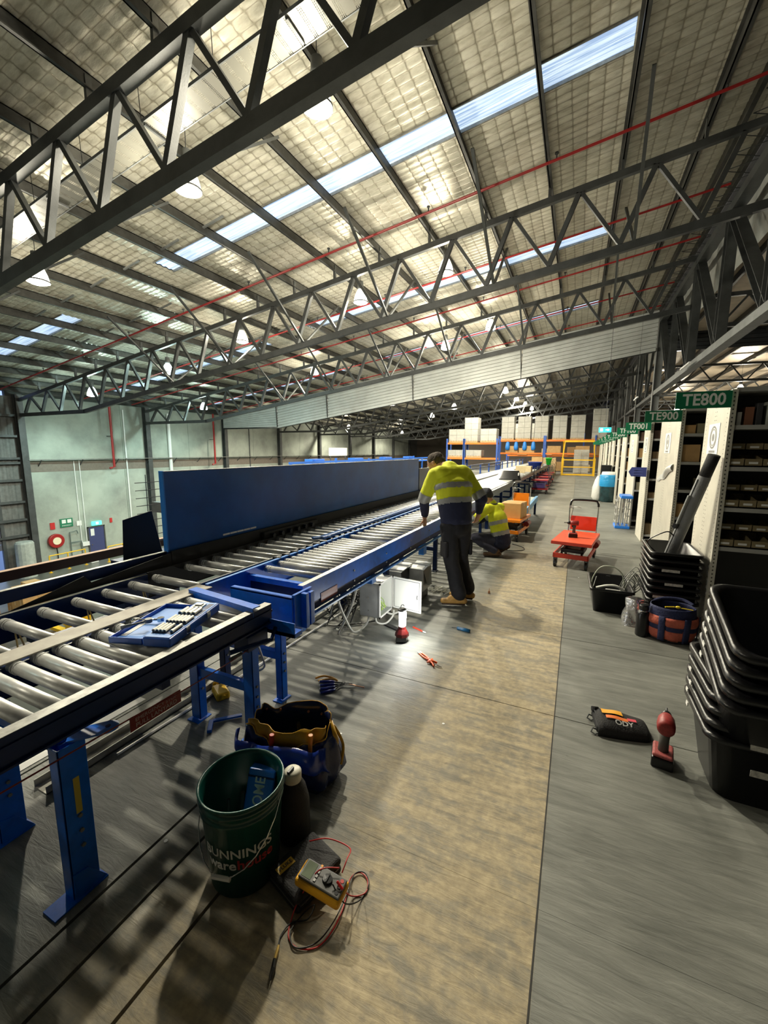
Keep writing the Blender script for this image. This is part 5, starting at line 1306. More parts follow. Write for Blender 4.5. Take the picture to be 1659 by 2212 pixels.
bl = crv(P_((-.675, 1.045, .12), (-.63, 1.05, .06), (-.606, 1.12, .006), (-.602, 1.18, .008), (-.635, 1.212, .008), (-.668, 1.19, .008), (-.660, 1.12, .008), (-.655, 1.02, .008), (-.675, .94, .008), (-.73, .90, .009), (-.77, .93, .009), (-.765, .99, .009), (-.735, 1.02, .03), (-.74, .985, .01), (-.785, .955, .006), (-.795, .91, .006), (-.782, .882, .008)), 8)
MB().tube(bl, .0024, 6).build('wire', lk, t, smooth=True)
MB().tube([(-.782, .882, .008), (-.777, .87, .009), (-.768, .846, .010)], [.004, .0055, .0055], 8).build('brass_sleeve', mat('brass', (.62, .42, .12), .35, .5), t)
MB().tube([(-.768, .846, .010), (-.757, .825, .010), (-.750, .808, .009), (-.745, .800, .008)], [.006, .0075, .006, .003], 8).build('probe_grip', lk, t)
MB().cyl((-.745, .800, .008), (-.738, .780, .003), .001, seg=6).build('probe_tip', chrome, t)

# small tools on the floor
t = thing('screwdriver_bundle', 'bundle of blue handled screwdrivers with one yellow pair of pliers on the floor', 'tools', (-1.41, 2.25, 0), math.radians(35))
hb = mat('handle_blue', (.01, .02, .20), .35)
for i in range(7):
    a = .1 * (i - 3); y = .018 * (i - 3); zz = .012 + .012 * (i % 2)
    MB().tube([(-.10, y * 1.3, zz), (-.02, y, zz), (.0, y * .8, zz)], [.009, .010, .006], 8).build('driver_handle', hb, t, smooth=True)
    MB().cyl((0, y * .8, zz), (.06 + .012 * i, y * -.4, zz), .003, seg=6).build('driver_shaft', steel_dk, t)
    MB().cyl((-.106, y * 1.33, zz), (-.10, y * 1.3, zz), .006, seg=8).build('handle_cap', white, t)
MB().tube(crv([(-.13, .115, .014), (-.07, .13, .016), (-.01, .09, .018), (.02, .05, .018)], 5), .007, 8).tube(crv([(-.11, .075, .014), (-.05, .085, .016), (.0, .07, .018), (.02, .05, .018)], 5), .007, 8).build('pliers_handle', mat('plier_orange', (.75, .36, .04), .4), t, smooth=True)
MB().cyl((.10, .0, .012), (.20, -.045, .006), .004, seg=6).build('long_shaft', mat('copper', (.55, .28, .16), .3, .6), t)
t = thing('orange_pliers', 'small heap of orange handled pliers lying open on the floor', 'pliers', (-.94, 2.87, 0), math.radians(-38))
po = mat('plier_red_orange', (.85, .12, .02), .4)
MB().tube(crv([(-.12, .012, .008), (-.06, .015, .010), (0, .006, .012)], 5), .007, 8).tube(crv([(-.12, -.008, .008), (-.06, -.012, .010), (0, -.004, .012)], 5), .007, 8).tube(crv([(.0, .03, .01), (.04, .01, .02), (.07, .03, .012)], 5), .008, 8).tube(crv([(.02, -.03, .01), (.05, -.01, .018), (.10, -.02, .01)], 5), .007, 8).ball((.03, 0, .016), (.026, .024, .014), 10).build('handles', po, t, smooth=True)
MB().bar((-.12, .008, .008), (-.155, .016, .008), .008, .006).bar((-.12, -.006, .008), (-.15, -.01, .008), .008, .006).bar((.09, 0, .01), (.13, .03, .006), .006, .006).build('jaws', chrome, t)
t = thing('hex_driver', 'blue cylindrical driver with a dark shaft on the floor before the boots', 'driver', (-.84, 3.52, 0), math.radians(-8))
MB().lathe([(0, 0), (.014, .0), (.016, .01), (.013, .03), (.016, .05), (.016, .12), (0, .122)], (0, 0, 0), 14).xf(Matrix.Translation((-.05, 0, .016)) @ Matrix.Rotation(PI / 2, 4, 'Y')).build('grip', mat('teal_blue', (.01, .09, .20), .35), t, smooth=True)
MB().cyl((-.05, 0, .016), (-.11, .01, .006), .004, seg=6).build('shaft', steel_dk, t)
t = thing('copper_lug', 'tiny copper lug standing on the ply deck beyond the boots', 'lug', (-.815, 4.64, 0)); MB().cyl((0, 0, 0), (0, 0, .03), .014, .010, seg=10).cyl((0, 0, .03), (.002, 0, .06), .003, seg=6).build('lug_body', mat('copper', (.55, .28, .16), .3, .6), t)
tag(MB().bar((-1.53, 3.34, .008), (-1.36, 3.27, .008), .05, .012).build('notebook', blk, bevel=.003), 'flat black tool pouch on the floor left of the glowing work lamp', 'pouch')
t = thing('knife', 'thin red knife lying behind the glowing work lamp', 'knife', (-1.22, 3.36, 0)); MB().bar((-.05, .03, .008), (.06, -.02, .008), .012, .010).build('handle', mat('screw_red', (.6, .05, .02), .4), t); MB().bar((.06, -.02, .008), (.09, -.035, .006), .008, .003).build('blade', chrome, t)
for i, (x, y) in enumerate(((-1.13, 1.86), (.12, 5.75), (-.62, 2.2), (-1.45, .98))):
    tag(MB().cyl((x, y, 0), (x, y, .002), .008, seg=10).build('washer', white), ('small washer on the deck beyond the tool bag', 'small scrap on the deck near the red trolley', 'small scrap in the middle of the ply walkway', 'small white scrap on the deck left of the bucket')[i], 'washer')

# work lamp
wl = thing('work_lamp', 'glowing cordless work lamp with a red base standing on the floor', 'lamp', (-1.262, 3.10, 0), math.radians(20))
lred = mat('lamp_base_red', (.09, .006, .005), .4)
MB().lathe([(0, 0), (.060, 0), (.064, .01), (.060, .05)], (0, 0, 0), 4, sx=1.15, sy=.9).xf(Matrix.Rotation(PI / 4, 4, 'Z')).build('battery', blk, wl, bevel=.006)
MB().lathe([(.062, .05), (.058, .075), (.034, .115), (.030, .135), (0, .136)], (0, 0, 0), 8).build('lamp_base', lred, wl, bevel=.003)
MB().lathe([(.027, .135), (.027, .27), (0, .271)], (0, 0, 0), 18).build('light_tube', mat('work_glow', (1, 1, 1), .4, emit=(1, 1, .96), estr=14), wl, smooth=True)
for k in range(3):
    a = 2 * PI * k / 3; MB().cyl((.033 * math.cos(a), .033 * math.sin(a), .135), (.033 * math.cos(a), .033 * math.sin(a), .275), .003, seg=6).build('guard_bar', chrome, wl)
MB().lathe([(.0, .272), (.036, .272), (.036, .285), (.02, .296), (0, .297)], (0, 0, 0), 18).tube(crv([(-.012, 0, .295), (-.008, 0, .318), (.008, 0, .325), (.016, 0, .312)], 4), .003, 5).build('top_cap', steel_dk, wl)
ld = bpy.data.lights.new('work_light', 'POINT'); ld.energy = 6.5; ld.color = (1, 1, .95); ld.shadow_soft_size = .03
lo = bpy.data.objects.new('work_light', ld); COL.objects.link(lo); lo.location = (-1.262 + .06, 3.10 - .0, .22)

# junction boxes
stn = mat('stainless', (.58, .60, .60), .35, .35, var=.2, vscale=10)
wht_in = mat('box_white_inside', (.85, .86, .82), .45)
eb = thing('junction_box', 'grey steel junction box with its white door open, lit by the work lamp', 'electrical box', (-1.63, 3.35, .11), world=True)
MB().box(-1.73, 3.21, .11, -1.725, 3.50, .43).box(-1.73, 3.21, .11, -1.53, 3.215, .43).box(-1.73, 3.495, .11, -1.53, 3.50, .43).box(-1.73, 3.21, .425, -1.53, 3.50, .43).box(-1.73, 3.21, .11, -1.53, 3.50, .115).build('enclosure', stn, eb, bevel=.002)
MB().box(-1.724, 3.216, .116, -1.720, 3.494, .424).box(-1.72, 3.216, .116, -1.535, 3.219, .424).box(-1.72, 3.491, .116, -1.535, 3.494, .424).build('white_liner', wht_in, eb)
MB().box(-1.532, 3.205, .105, -1.524, 3.225, .435).box(-1.532, 3.485, .105, -1.524, 3.505, .435).box(-1.532, 3.205, .418, -1.524, 3.505, .435).box(-1.532, 3.205, .105, -1.524, 3.505, .122).build('door_frame', white, eb)
dr_ = MB().bar((-1.515, 3.495, .275), (-1.215, 3.452, .275), .012, .31).build('box_door', wht_in, eb, bevel=.002)
d1 = V((.3, -.043, 0)).normalized(); nn = V((-.043, -.3, 0)).normalized(); O = V((-1.515, 3.495, 0)) + nn * .007
mb = MB()
for (u0, u1, z0, z1) in ((.012, .018, .135, .415), (.28, .286, .135, .415), (.012, .286, .135, .14), (.012, .286, .41, .415)):
    mb.add([O + d1 * u0 + V((0, 0, z0)), O + d1 * u1 + V((0, 0, z0)), O + d1 * u1 + V((0, 0, z1)), O + d1 * u0 + V((0, 0, z1))], [(0, 1, 2, 3)])
mb.build('door_seal', mat('seal_grey', (.25, .25, .25), .6), dr_)
MB().tube([O + d1 * .262 + V((0, 0, .25)) + nn * .002, O + d1 * .262 + nn * .012 + V((0, 0, .27)), O + d1 * .262 + V((0, 0, .29)) + nn * .002], .004).build('door_latch', steel_md, dr_)
for z in (.17, .29): MB().cyl((-1.64, 3.206, z), (-1.64, 3.210, z), .008, seg=8).build('bolt', chrome, eb)
gw = mat('green_yellow_wire', (.35, .55, .06), .4); gw2 = mat('pale_wire', (.6, .6, .5), .4)
for i in range(12):
    y0 = 3.26 + .015 * i + random.uniform(-.01, .01)
    MB().tube(crv([(-1.70, y0, .13), (-1.66, y0 + random.uniform(-.05, .05), .20 + .10 * random.random()), (-1.60, y0 + random.uniform(-.05, .06), .24 - .07 * random.random()), (-1.56, min(3.47, max(3.24, y0 + random.uniform(-.04, .06))), .14)], 4), .0035, 5).build('wire', gw if i % 3 else gw2, eb)
cab_w = mat('cable_white', (.66, .66, .60), .45)
for i, (pts, lab) in enumerate((
    ([(-1.56, 2.55, .50), (-1.60, 2.7, .32), (-1.66, 2.95, .07), (-1.66, 3.1, .025), (-1.66, 3.22, .04), (-1.66, 3.27, .11)], 'white cable looping from the rail label down to the junction box'),
    ([(-1.58, 2.9, .53), (-1.66, 2.93, .30), (-1.75, 2.9, .10), (-1.85, 3.0, .03)], 'white cable rising steeply beside the first white loop'),
    ([(-1.60, 3.27, .11), (-1.58, 3.27, .04), (-1.52, 3.33, .02), (-1.49, 3.42, .06), (-1.50, 3.47, .10)], 'short white cable hooked under the open junction box'),
    ([(-1.545, 3.38, .11), (-1.50, 3.45, .07), (-1.44, 3.55, .10), (-1.45, 3.62, .16)], 'short white cable passing below the junction box door'))):
    tag(MB().tube(crv(pts, 7), .009, 8).build('cable', cab_w, smooth=True), lab, 'cable')
tg = MB()
for i in range(16):
    x, y = -2.0 + random.uniform(-.2, .25), 3.4 + random.uniform(-.5, .5)
    tg.tube(crv([(x, y, .02), (x + random.uniform(-.15, .15), y + random.uniform(.05, .3), random.uniform(.05, .3)), (x + random.uniform(-.2, .2), y + random.uniform(.1, .5), random.uniform(.01, .25)), (x + random.uniform(-.2, .2), y + random.uniform(.3, .7), .02)], 4), .006, 5)
tag(tg.build('cable_tangle', blk), 'tangle of black cables under the conveyor behind the junction box', 'cables', kind='stuff')
for (x0, x1, y0, y1, z, lab) in ((-1.80, -1.60, 3.88, 4.18, .345, 'closed steel junction box behind the open one, nearer the conveyor'), (-1.585, -1.42, 4.08, 4.32, .34, 'steel junction box with peeling dark cover beside the standing boots')):
    t = thing('junction_box', lab, 'electrical box', ((x0 + x1) / 2, (y0 + y1) / 2, 0), world=True)
    MB().box(x0, y0, .10, x1, y1, z).build('enclosure', stn, t, bevel=.004)
    MB().box(x0 + .02, y0 + .02, 0, x1 - .02, y1 - .02, .10).build('box_stand', steel_dk, t)
    MB().extr([(x0 - .004, y0 - .004, z + .002), (x1 + .006, y0 - .004, z + .002), (x1 + .01, y1, z + .03), (x0, y1, z + .03)], (0, 0, .004)).build('lid', stn, t)
    MB().add([(x1 + .002, y0, z), (x1 + .03, y0 + .06, .16), (x1 + .004, y1, z), (x1 + .02, y1, .12)], [(0, 1, 2), (1, 3, 2)]).build('dark_film', blk, t)
mb = MB()
for i in range(10):
    x, y = -1.35 + random.uniform(-.08, .1), 4.42 + random.uniform(-.1, .1); mb.tube(crv([(x, y, .01), (x + .05, y + .04, .04), (x + .02, y + .09, .02), (x - .04, y + .02, .03)], 4), .006, 5)
tag(mb.build('white_wire_heap', cab_w), 'small heap of white wire left of the standing boots', 'wire', kind='stuff')
tag(MB().tube(crv([(-.93, 7.35, .01), (-.75, 7.2, .006), (-.70, 7.0, .006), (-.85, 6.85, .006), (-1.1, 6.9, .006)], 6), .006, 6).build('cable', blk, smooth=True), 'thin black cable looping on the floor by the orange trolley', 'cable')

# ============================================================ RIGHT SIDE: TUBS, CRATE, BAGS
tub_big = tub_mesh('tub_body', .70, .50, .34, blk, taper=.05, rim=.028, rr=.07)
tub_lbl = MB().box(-.12, -.2505, .20, .06, -.247, .23).box(.05, -.2505, .15, .16, -.247, .165).mesh('torn_label', mat('torn_white', (.62, .60, .55), .7, 0, var=.5, vscale=60))
hole_me = MB().box(-.352, .10, .285, -.348, .13, .305).mesh('rivet_patch', white_p)
def stack(base, n, pitch, me, grp, names_, cat='tub', rz=0, tilt=None, labm=None, off=(0, 0)):
    out = []
    for k in range(n):
        t = thing('stacking_tub', names_ % (['lowest', 'second', 'third', 'fourth', 'fifth', 'sixth', 'seventh', 'topmost'][k] if k < n - 1 else 'topmost'), cat, (base[0] + off[0] * k, base[1] + off[1] * k, base[2] + pitch * k), group=grp)
        t.rotation_euler = (tilt or 0, 0, rz + random.uniform(-.008, .008)); inst(me, 'tub_body', (0, 0, 0), t)
        if labm is not None and k % 2 == 0: inst(labm, 'torn_label', (random.uniform(-.08, .02), 0, 0), t)
        if k < 4 and me is tub_big: inst(hole_me, 'rivet_patch', (0, random.uniform(-.03, .03), 0), t)
        out.append(t)
    return out
stack((.97, 2.42, 0), 5, .0625, tub_big, 'near stack of black tubs', 'black nesting tub, %s of the five level ones in the near stack', labm=tub_lbl)
stack((.965, 2.375, .325), 5, .066, tub_big, 'near stack of black tubs, tilted group', 'black nesting tub, %s of the five tilted ones in the near stack', tilt=math.radians(19.5), labm=tub_lbl, off=(0, -.018))
tub_mid = tub_mesh('tub_body', .42, .66, .25, blk, taper=.045, rim=.024, rr=.05)
lab2 = MB().box(-.08, -.3305, .14, .06, -.327, .165).mesh('torn_label', MATS['torn_white'])
stack((.89, 4.76, 0), 8, .064, tub_mid, 'middle stack of black tubs', 'black nesting tub, %s of the middle stack by the cream post', labm=lab2)
rb = thing('rod_bag', 'long grey tubular carry bag leaning on the cream post from the tub stack', 'bag', (.87, 4.72, .5), world=True)
grey_f = mat('grey_fabric', (.22, .225, .23), .75, 0, var=.15, bump=.25, bscale=60)
p0, p1 = V((.865, 4.74, .55)), V((1.075, 4.47, 1.60)); dd_ = (p1 - p0)
MB().tube([p0, p0 + dd_ * .02, p0 + dd_ * .5, p0 + dd_ * .80, p0 + dd_ * .83, p0 + dd_ * .99, p1], [.02, .050, .052, .050, .046, .046, .02], 14).build('bag_body', grey_f, rb, smooth=True)
MB().tube([p0 + dd_ * .82, p0 + dd_ * .995, p1], [.0475, .0475, .02], 14).build('end_cap', blk_soft, rb, smooth=True)
sv = V((-.045, -.022, -.01))
MB().tube([p0 + sv + dd_ * .05, p0 + sv * 1.05 + dd_ * .8], .004, 5).build('piping', blk, rb)
MB().tube(crv([p0 + sv + dd_ * .28, p0 + sv * 1.6 + dd_ * .34 + V((-.05, 0, -.02)), p0 + sv * 1.6 + dd_ * .22 + V((-.16, 0, .0)), p0 + sv + dd_ * .12 + V((-.1, 0, -.0)), p0 + sv + dd_ * .05], 6), .006, 5).build('loose_strap', blk, rb)
MB().bar(p0 + sv * 1.1 + dd_ * .38, p0 + sv * 1.15 + dd_ * .66, .05, .018).build('side_pocket', mat('grey_fabric_light', (.26, .27, .27), .7), rb, bevel=.006)
MB().bar(p0 + sv * 1.3 + dd_ * .36, p0 + sv * 1.3 + dd_ * .40, .055, .03).build('buckle', blk, rb)

# small crate with cables
cr = thing('cable_crate', 'black open crate full of grey and white cables', 'crate', (.40, 4.84, 0), .02); inst(tub_mesh('crate_body', .40, .62, .25, blk, taper=.03, rim=.018, rr=.03), 'crate_body', (0, 0, 0), cr)
MB().box(-.06, -.305, .255, .07, -.295, .262).build('worn_rim_mark', white_p, cr); MB().box(-.01, .285, .14, .03, .288, .24).build('paper_tag', white_p, cr)
cg = mat('cable_green_grey', (.42, .46, .36), .45); ckk = mat('cable_grey', (.22, .23, .21), .5)
for pts, m, r, lab in (([(.24, 4.8, .20), (.235, 4.78, .29), (.30, 4.76, .42), (.41, 4.75, .44), (.50, 4.76, .37), (.535, 4.78, .22)], cg, .006, 'pale green cable arching high over the black crate'),
                       ([(.27, 4.66, .225), (.36, 4.64, .265), (.45, 4.64, .27), (.52, 4.65, .22), (.515, 4.63, .15)], cab_w, .012, 'thick white cable curving inside the black crate'),
                       ([(.28, 5.0, .22), (.27, 4.8, .30), (.235, 4.66, .20)], ckk, .004, 'thin grey cable at the left of the crate')):
    tag(MB().tube(crv(pts, 7), r, 8).build('cable', m, smooth=True), lab, 'cable')
mb = MB()
for i in range(12):
    a = random.uniform(.0, .10); mb.tube(crv([(.50 + a * .4, 4.75 + .03 * i, .16), (.55 + a, 4.78 + .02 * i, .31 + a), (.63 + a, 4.8 + .02 * i, .25), (.60, 4.82 + .02 * i, .12 + a * .3), (.54, 4.82 + .02 * i, .20)], 5), .004, 5)
tag(mb.build('cable_coil', ckk), 'coil of thin grey cables hanging over the right side of the crate', 'cable', kind='stuff')
# flask
fk = thing('flask', 'black metal flask standing before the silver bag', 'bottle', (.625, 4.13, 0), world=True)
MB().lathe([(0, 0), (.048, 0), (.052, .008), (.052, .20), (.044, .222), (.034, .23)], (.625, 4.13, 0), 26).build('flask_body', blk, fk, smooth=True)
MB().lathe([(.036, .228), (.036, .238), (.034, .24)], (.625, 4.13, 0), 22).build('steel_collar', chrome, fk, smooth=True)
MB().lathe([(.038, .24), (.040, .243), (.040, .275), (.034, .285), (0, .286)], (.625, 4.13, 0), 22).tube(crv([(.59, 4.13, .275), (.595, 4.13, .305), (.655, 4.13, .305), (.66, 4.13, .275)], 4), .006, 6).build('lid_loop', blk, fk)
sb = MB(); sb.grid(20, 14, lambda u, w: (.585 + .10 * math.cos(2 * PI * u) * (1 - .3 * w) + .012 * math.sin(17 * u + 9 * w), 4.36 + .07 * math.sin(2 * PI * u) * (1 - .3 * w) + .01 * math.sin(13 * u * 2 + 5 * w), .26 * w))
tag(sb.build('silver_bag', mat('silver_film', (.62, .62, .62), .22, .8, bump=.6, bscale=22), smooth=True), 'crumpled silver bag standing between the crate and the flask', 'bag')
# red tool bag
rbg = thing('tool_bag', 'faded red and navy round tool bag before the middle tub stack', 'bag', (.84, 4.17, 0), world=True)
redf = mat('faded_red_fabric', (.58, .13, .08), .75, 0, var=.35, vscale=14, bump=.3, bscale=60); navf = mat('navy_fabric', (.012, .018, .07), .75, 0, bump=.3, bscale=60)
def ring2(name, m, z0, z1, r0, r1, sy=.8, n=36, u0=0, u1=2 * PI, rows=5, bul=.0, par=rbg):
    vs = []
    for j in range(rows + 1):
        q = j / rows; z = z0 + (z1 - z0) * q; r = r0 + (r1 - r0) * q + bul * math.sin(PI * q)
        for i in range(n + 1):
            u = u0 + (u1 - u0) * i / n; w = 1 + .015 * math.sin(7 * u + 3 * q)
            vs.append((.84 + r * w * math.cos(u), 4.17 + r * sy * w * math.sin(u), z))
    fs = [(j * (n + 1) + i, j * (n + 1) + i + 1, (j + 1) * (n + 1) + i + 1, (j + 1) * (n + 1) + i) for j in range(rows) for i in range(n)]
    o = MB().add(vs, fs).build(name, m, par, smooth=True); o.modifiers.new('s', 'SOLIDIFY').thickness = .006; return o
ring2('lower_body', redf, .02, .13, .165, .185, bul=.012)
ring2('dark_band', navf, .11, .155, .190, .190)
ring2('pocket_band', redf, .15, .225, .192, .186, bul=.012)
ring2('navy_collar', navf, .20, .30, .180, .165)
ring2('base_band', blk_soft, .0, .03, .16, .17)
for a in (-2.05, -1.1, -.2): ring2('strap', navf, .02, .235, .196, .202, n=3, u0=a - .13, u1=a + .13)
MB().lathe([(0, .19), (.15, .2)], (.84, 4.17, 0), 24, sy=.8).build('packed_fill', blk_soft, rbg)
MB().tube(crv([(.72, 4.27, .29), (.80, 4.30, .315), (.93, 4.30, .32), (1.0, 4.24, .30)], 6), .016, 8).build('carry_handle', navf, rbg)
tag(MB().ball((.865, 4.10, .31), (.02, .012, .012), 12).tube([(.77, 4.08, .305), (.84, 4.10, .308)], .006).tube([(.885, 4.10, .306), (.97, 4.09, .305)], .004).build('yellow_pull', mat('tab_yellow', (.8, .6, .03), .4)), 'small yellow tipped tool lying across the red tool bag', 'tool')

# black cap-like pouch with orange label, impact driver
pc = thing('driver_pouch', 'black tool holster with yellow and orange labels lettered ODY on the grey deck', 'pouch', (.335, 2.60, 0), math.radians(8))
mb = MB()
def pouch(u, w):
    a = PI * w; x = -.135 + .29 * u; r = .080 * (1 - .42 * u ** 3) * (1 if u > .04 else .85)
    if u > .9: r *= max(.25, 1 - ((u - .9) / .1) ** 2 * .7)
    return (x, math.cos(a) * .105 * (1 - .28 * u ** 3) * (max(.3, 1 - ((u - .9) / .1) ** 2 * .6) if u > .9 else 1), max(0, math.sin(a)) ** .6 * r + .002 + .003 * math.sin(14 * u + 6 * w) * math.sin(a))
mb.grid(26, 22, pouch); po_ = mb.build('pouch_body', blk_soft, pc, smooth=True); po_.modifiers.new('s', 'SOLIDIFY').thickness = .004
MB().box(-.14, -.09, .0, -.10, .09, .055).build('folded_flap', blk_soft, pc, bevel=.018, seg=3)
def on_pouch(x0, x1, w0, w1, name, m, lift=.0085):
    g = MB(); g.grid(8, 6, lambda u, w: (lambda p: (p[0], p[1], p[2] + lift))(pouch((x0 + (x1 - x0) * u + .135) / .29, w0 + (w1 - w0) * w))); return g.build(name, m, pc, smooth=True)
on_pouch(-.10, .01, .34, .50, 'yellow_label', mat('label_amber', (.88, .42, .03), .5)); on_pouch(-.085, .03, .55, .63, 'orange_label', mat('label_orange', (.90, .22, .05), .5)); on_pouch(.03, .075, .52, .60, 'pink_stripe', mat('stripe_pink', (.75, .09, .12), .5))
tm = text_mesh('ODY', .044, 'CENTER', .0003, .0012)
for v in tm.vertices:
    x, y, z = v.co; q = pouch((x + .005 + .135) / .29, .70 - y * 3.6); v.co = (q[0], q[1], q[2] + .0088)
tm.materials.clear(); tm.materials.append(white); o = bpy.data.objects.new('lettering', tm); COL.objects.link(o); o.parent = pc
for y in (-.07, .06): MB().tube([(-.14, y, .02), (-.16, y - .01, .03), (-.17, y - .02, .012), (-.15, y - .03, .006), (-.13, y - .02, .01)], .005, 6).build('clip', steel_md, pc)
MB().cyl((-.125, .06, .05), (-.125, .075, .075), .022, seg=14).build('strap_roll', blk_soft, pc, bevel=.006)

def impact(loc, rz, label, sc=1.0, face=1):
    t = thing('impact_driver', label, 'driver', loc, rz); t.scale = (sc, sc, sc)
    rd = mat('tool_red', (.30, .025, .022), .45, 0, var=.35, vscale=60); rw = mat('tool_red_worn', (.40, .09, .085), .5, 0, var=.4, vscale=80)
    MB().box(-.055, -.042, 0, .060, .042, .048).build('battery', blk, t, bevel=.006)
    MB().box(-.052, -.040, .048, .055, .040, .066).build('foot', rw, t, bevel=.010, seg=3)
    MB().tube([(-.008, 0, .060), (-.006, 0, .12), (-.012, 0, .175)], [.021, .019, .023], 12).build('grip', mat('grip_grey', (.09, .085, .075), .7), t, smooth=True)
    MB().tube([(-.062, 0, .20), (-.058, 0, .20), (-.02, 0, .20), (.02, 0, .20), (.045, 0, .20)], [.022, .034, .036, .033, .024], 16).build('motor_housing', rd, t, smooth=True)
    MB().tube([(.045, 0, .20), (.07, 0, .20), (.085, 0, .20)], [.024, .020, .012], 14).build('gear_nose', blk, t, smooth=True)
    MB().cyl((.085, 0, .20), (.125, 0, .20), .005, seg=8).build('bit', steel_dk, t)
    MB().box(.008, -.008, .145, .026, .008, .172).build('trigger', blk, t, bevel=.003)
    return t
dr2 = impact((.512, 2.395, 0), math.radians(80), 'red and black impact driver standing upright on the grey deck', 1.15)
impact((.02, 6.50, .382), math.radians(185), 'red cordless driver standing on the red trolley table', 1.05)

# blue ladder step, trash bins, arrow sign, plastic on panel
t = thing('step_ladder', 'folded aluminium step ladder with blue ends leaning on the shelving', 'ladder', (1.06, 10.5, 0), world=True)
for xx in (.84, .92, 1.0, 1.08):
    for yy in (9.95, 10.35): MB().bar((xx, yy, .04), (xx + .02, yy + .04, .66), .022, .05).build('stile', alu, t)
for k in range(4):
    for xx in (.85, 1.05): MB().bar((xx, 9.95, .12 + .15 * k), (xx, 10.39, .12 + .15 * k), .05, .02).build('step', alu, t)
MB().box(.82, 9.92, 0, 1.10, 10.40, .06).build('blue_foot', mat('ladder_blue', (.02, .20, .75), .35), t, bevel=.01); MB().box(.90, 9.93, .64, 1.12, 10.44, .70).build('blue_top', MATS['ladder_blue'], t, bevel=.01)
t = thing('waste_bin', 'large waste bin lined with a blue plastic bag beside the shelving', 'bin', (.97, 15.2, 0), world=True)
MB().lathe([(.19, 0), (.24, .05), (.25, .55), (.235, .62)], (.97, 15.2, 0), 24).build('bin_body', mat('dark_bag', (.02, .06, .07), .2, 0, var=.6, vscale=8, bump=.5, bscale=12), t, smooth=True)
MB().lathe([(.252, .50), (.27, .56), (.265, .70), (.25, .76), (.265, .86), (.24, .88), (.22, .80)], (.97, 15.2, 0), 30).build('blue_liner', mat('liner_blue', (.02, .28, .60), .25, 0, bump=.6, bscale=15), t, smooth=True)
MB().lathe([(0, .98), (.2, .97), (.22, .90), (.22, .86)], (.97, 15.2, 0), 24).build('white_film_top', white, t, smooth=True)
t = tag(MB().lathe([(0, 0), (.12, .0), (.22, .12), (.20, .45), (.12, .7), (.04, .82), (0, .83)], (.68, 15.35, 0), 20, sx=.8).build('white_sack', mat('sack_white', (.70, .71, .68), .35, 0, bump=.7, bscale=10), smooth=True), 'full white plastic sack standing left of the waste bin', 'bag')
tag(MB().box(.78, 16.2, 0, 1.1, 16.7, 1.15).build('black_cabinet', blk, bevel=.01), 'black upright cabinet behind the waste bin', 'cabinet')
t = thing('arrow_sign', 'blue arrow shaped sign sticking out from the fourth shelving row', 'sign', (1.0, 8.6, 1.26), world=True)
MB().extr([(.855, 8.62, 1.262), (.90, 8.62, 1.345), (1.13, 8.60, 1.345), (1.13, 8.60, 1.18), (.90, 8.62, 1.18)], (0, .012, 0)).build('arrow_plate', mat('arrow_blue', (.06, .08, .30), .45), t)
mb = MB()
for k in range(3): mb.box(.93, 8.605, 1.205 + .045 * k, 1.10, 8.612, 1.225 + .045 * k)
mb.build('raised_bars', mat('arrow_blue_lt', (.09, .12, .38), .45), t)
g = MB(); g.grid(10, 6, lambda u, w: (XS - .01 - .05 * math.sin(PI * w) * (.5 + .5 * math.sin(6 * u)), 6.45 + .95 * u, 1.47 - .24 * u - .10 * w * (1 - .3 * u) + .02 * math.sin(9 * u)))
tag(g.build('plastic_sleeve', mat('clear_film', (.66, .68, .66), .25, 0, bump=.5, bscale=16), smooth=True), 'crumpled clear plastic sleeve taped to the TE900 end panel', 'film')
t = thing('exit_sign', 'lit blue green exit sign with a white arrow hanging over the aisle', 'sign', (.98, 20.0, 2.52), world=True)
MB().box(.75, 19.97, 2.42, 1.21, 20.03, 2.62).build('sign_box', mat('exit_cyan', (.02, .6, .6), .4, emit=(.04, .80, .78), estr=1.5), t)
MB().box(.80, 19.965, 2.46, .90, 19.969, 2.59).extr([(1.0, 19.966, 2.505), (1.08, 19.966, 2.505), (1.08, 19.966, 2.47), (1.16, 19.966, 2.52), (1.08, 19.966, 2.57), (1.08, 19.966, 2.535), (1.0, 19.966, 2.535)], (0, .003, 0)).build('symbols', MATS['exit_white'], t)
MB().cyl((.98, 20, 2.62), (.98, 20, ZR(.98) + .01), .008, seg=5).build('hanger', steel_dk, t)
# fluorescent battens under the girder line
for i, (x, y, z, lab) in enumerate(((3.3, 18.6, 4.65, 'unlit pale batten hanging beside the girder, nearest'), (2.4, 24.0, 4.15, 'unlit pale batten over the shelving, further along'))):
    t = thing('batten_light', lab, 'light', (x, y, z), world=True); MB().box(x - .03, y - .7, z, x + .03, y + .7, z + .06).build('batten_body', white, t)
    MB().cyl((x, y, z + .06), (x, y, ZR(x) + .01), .006, seg=5).build('hanger', steel_dk, t)
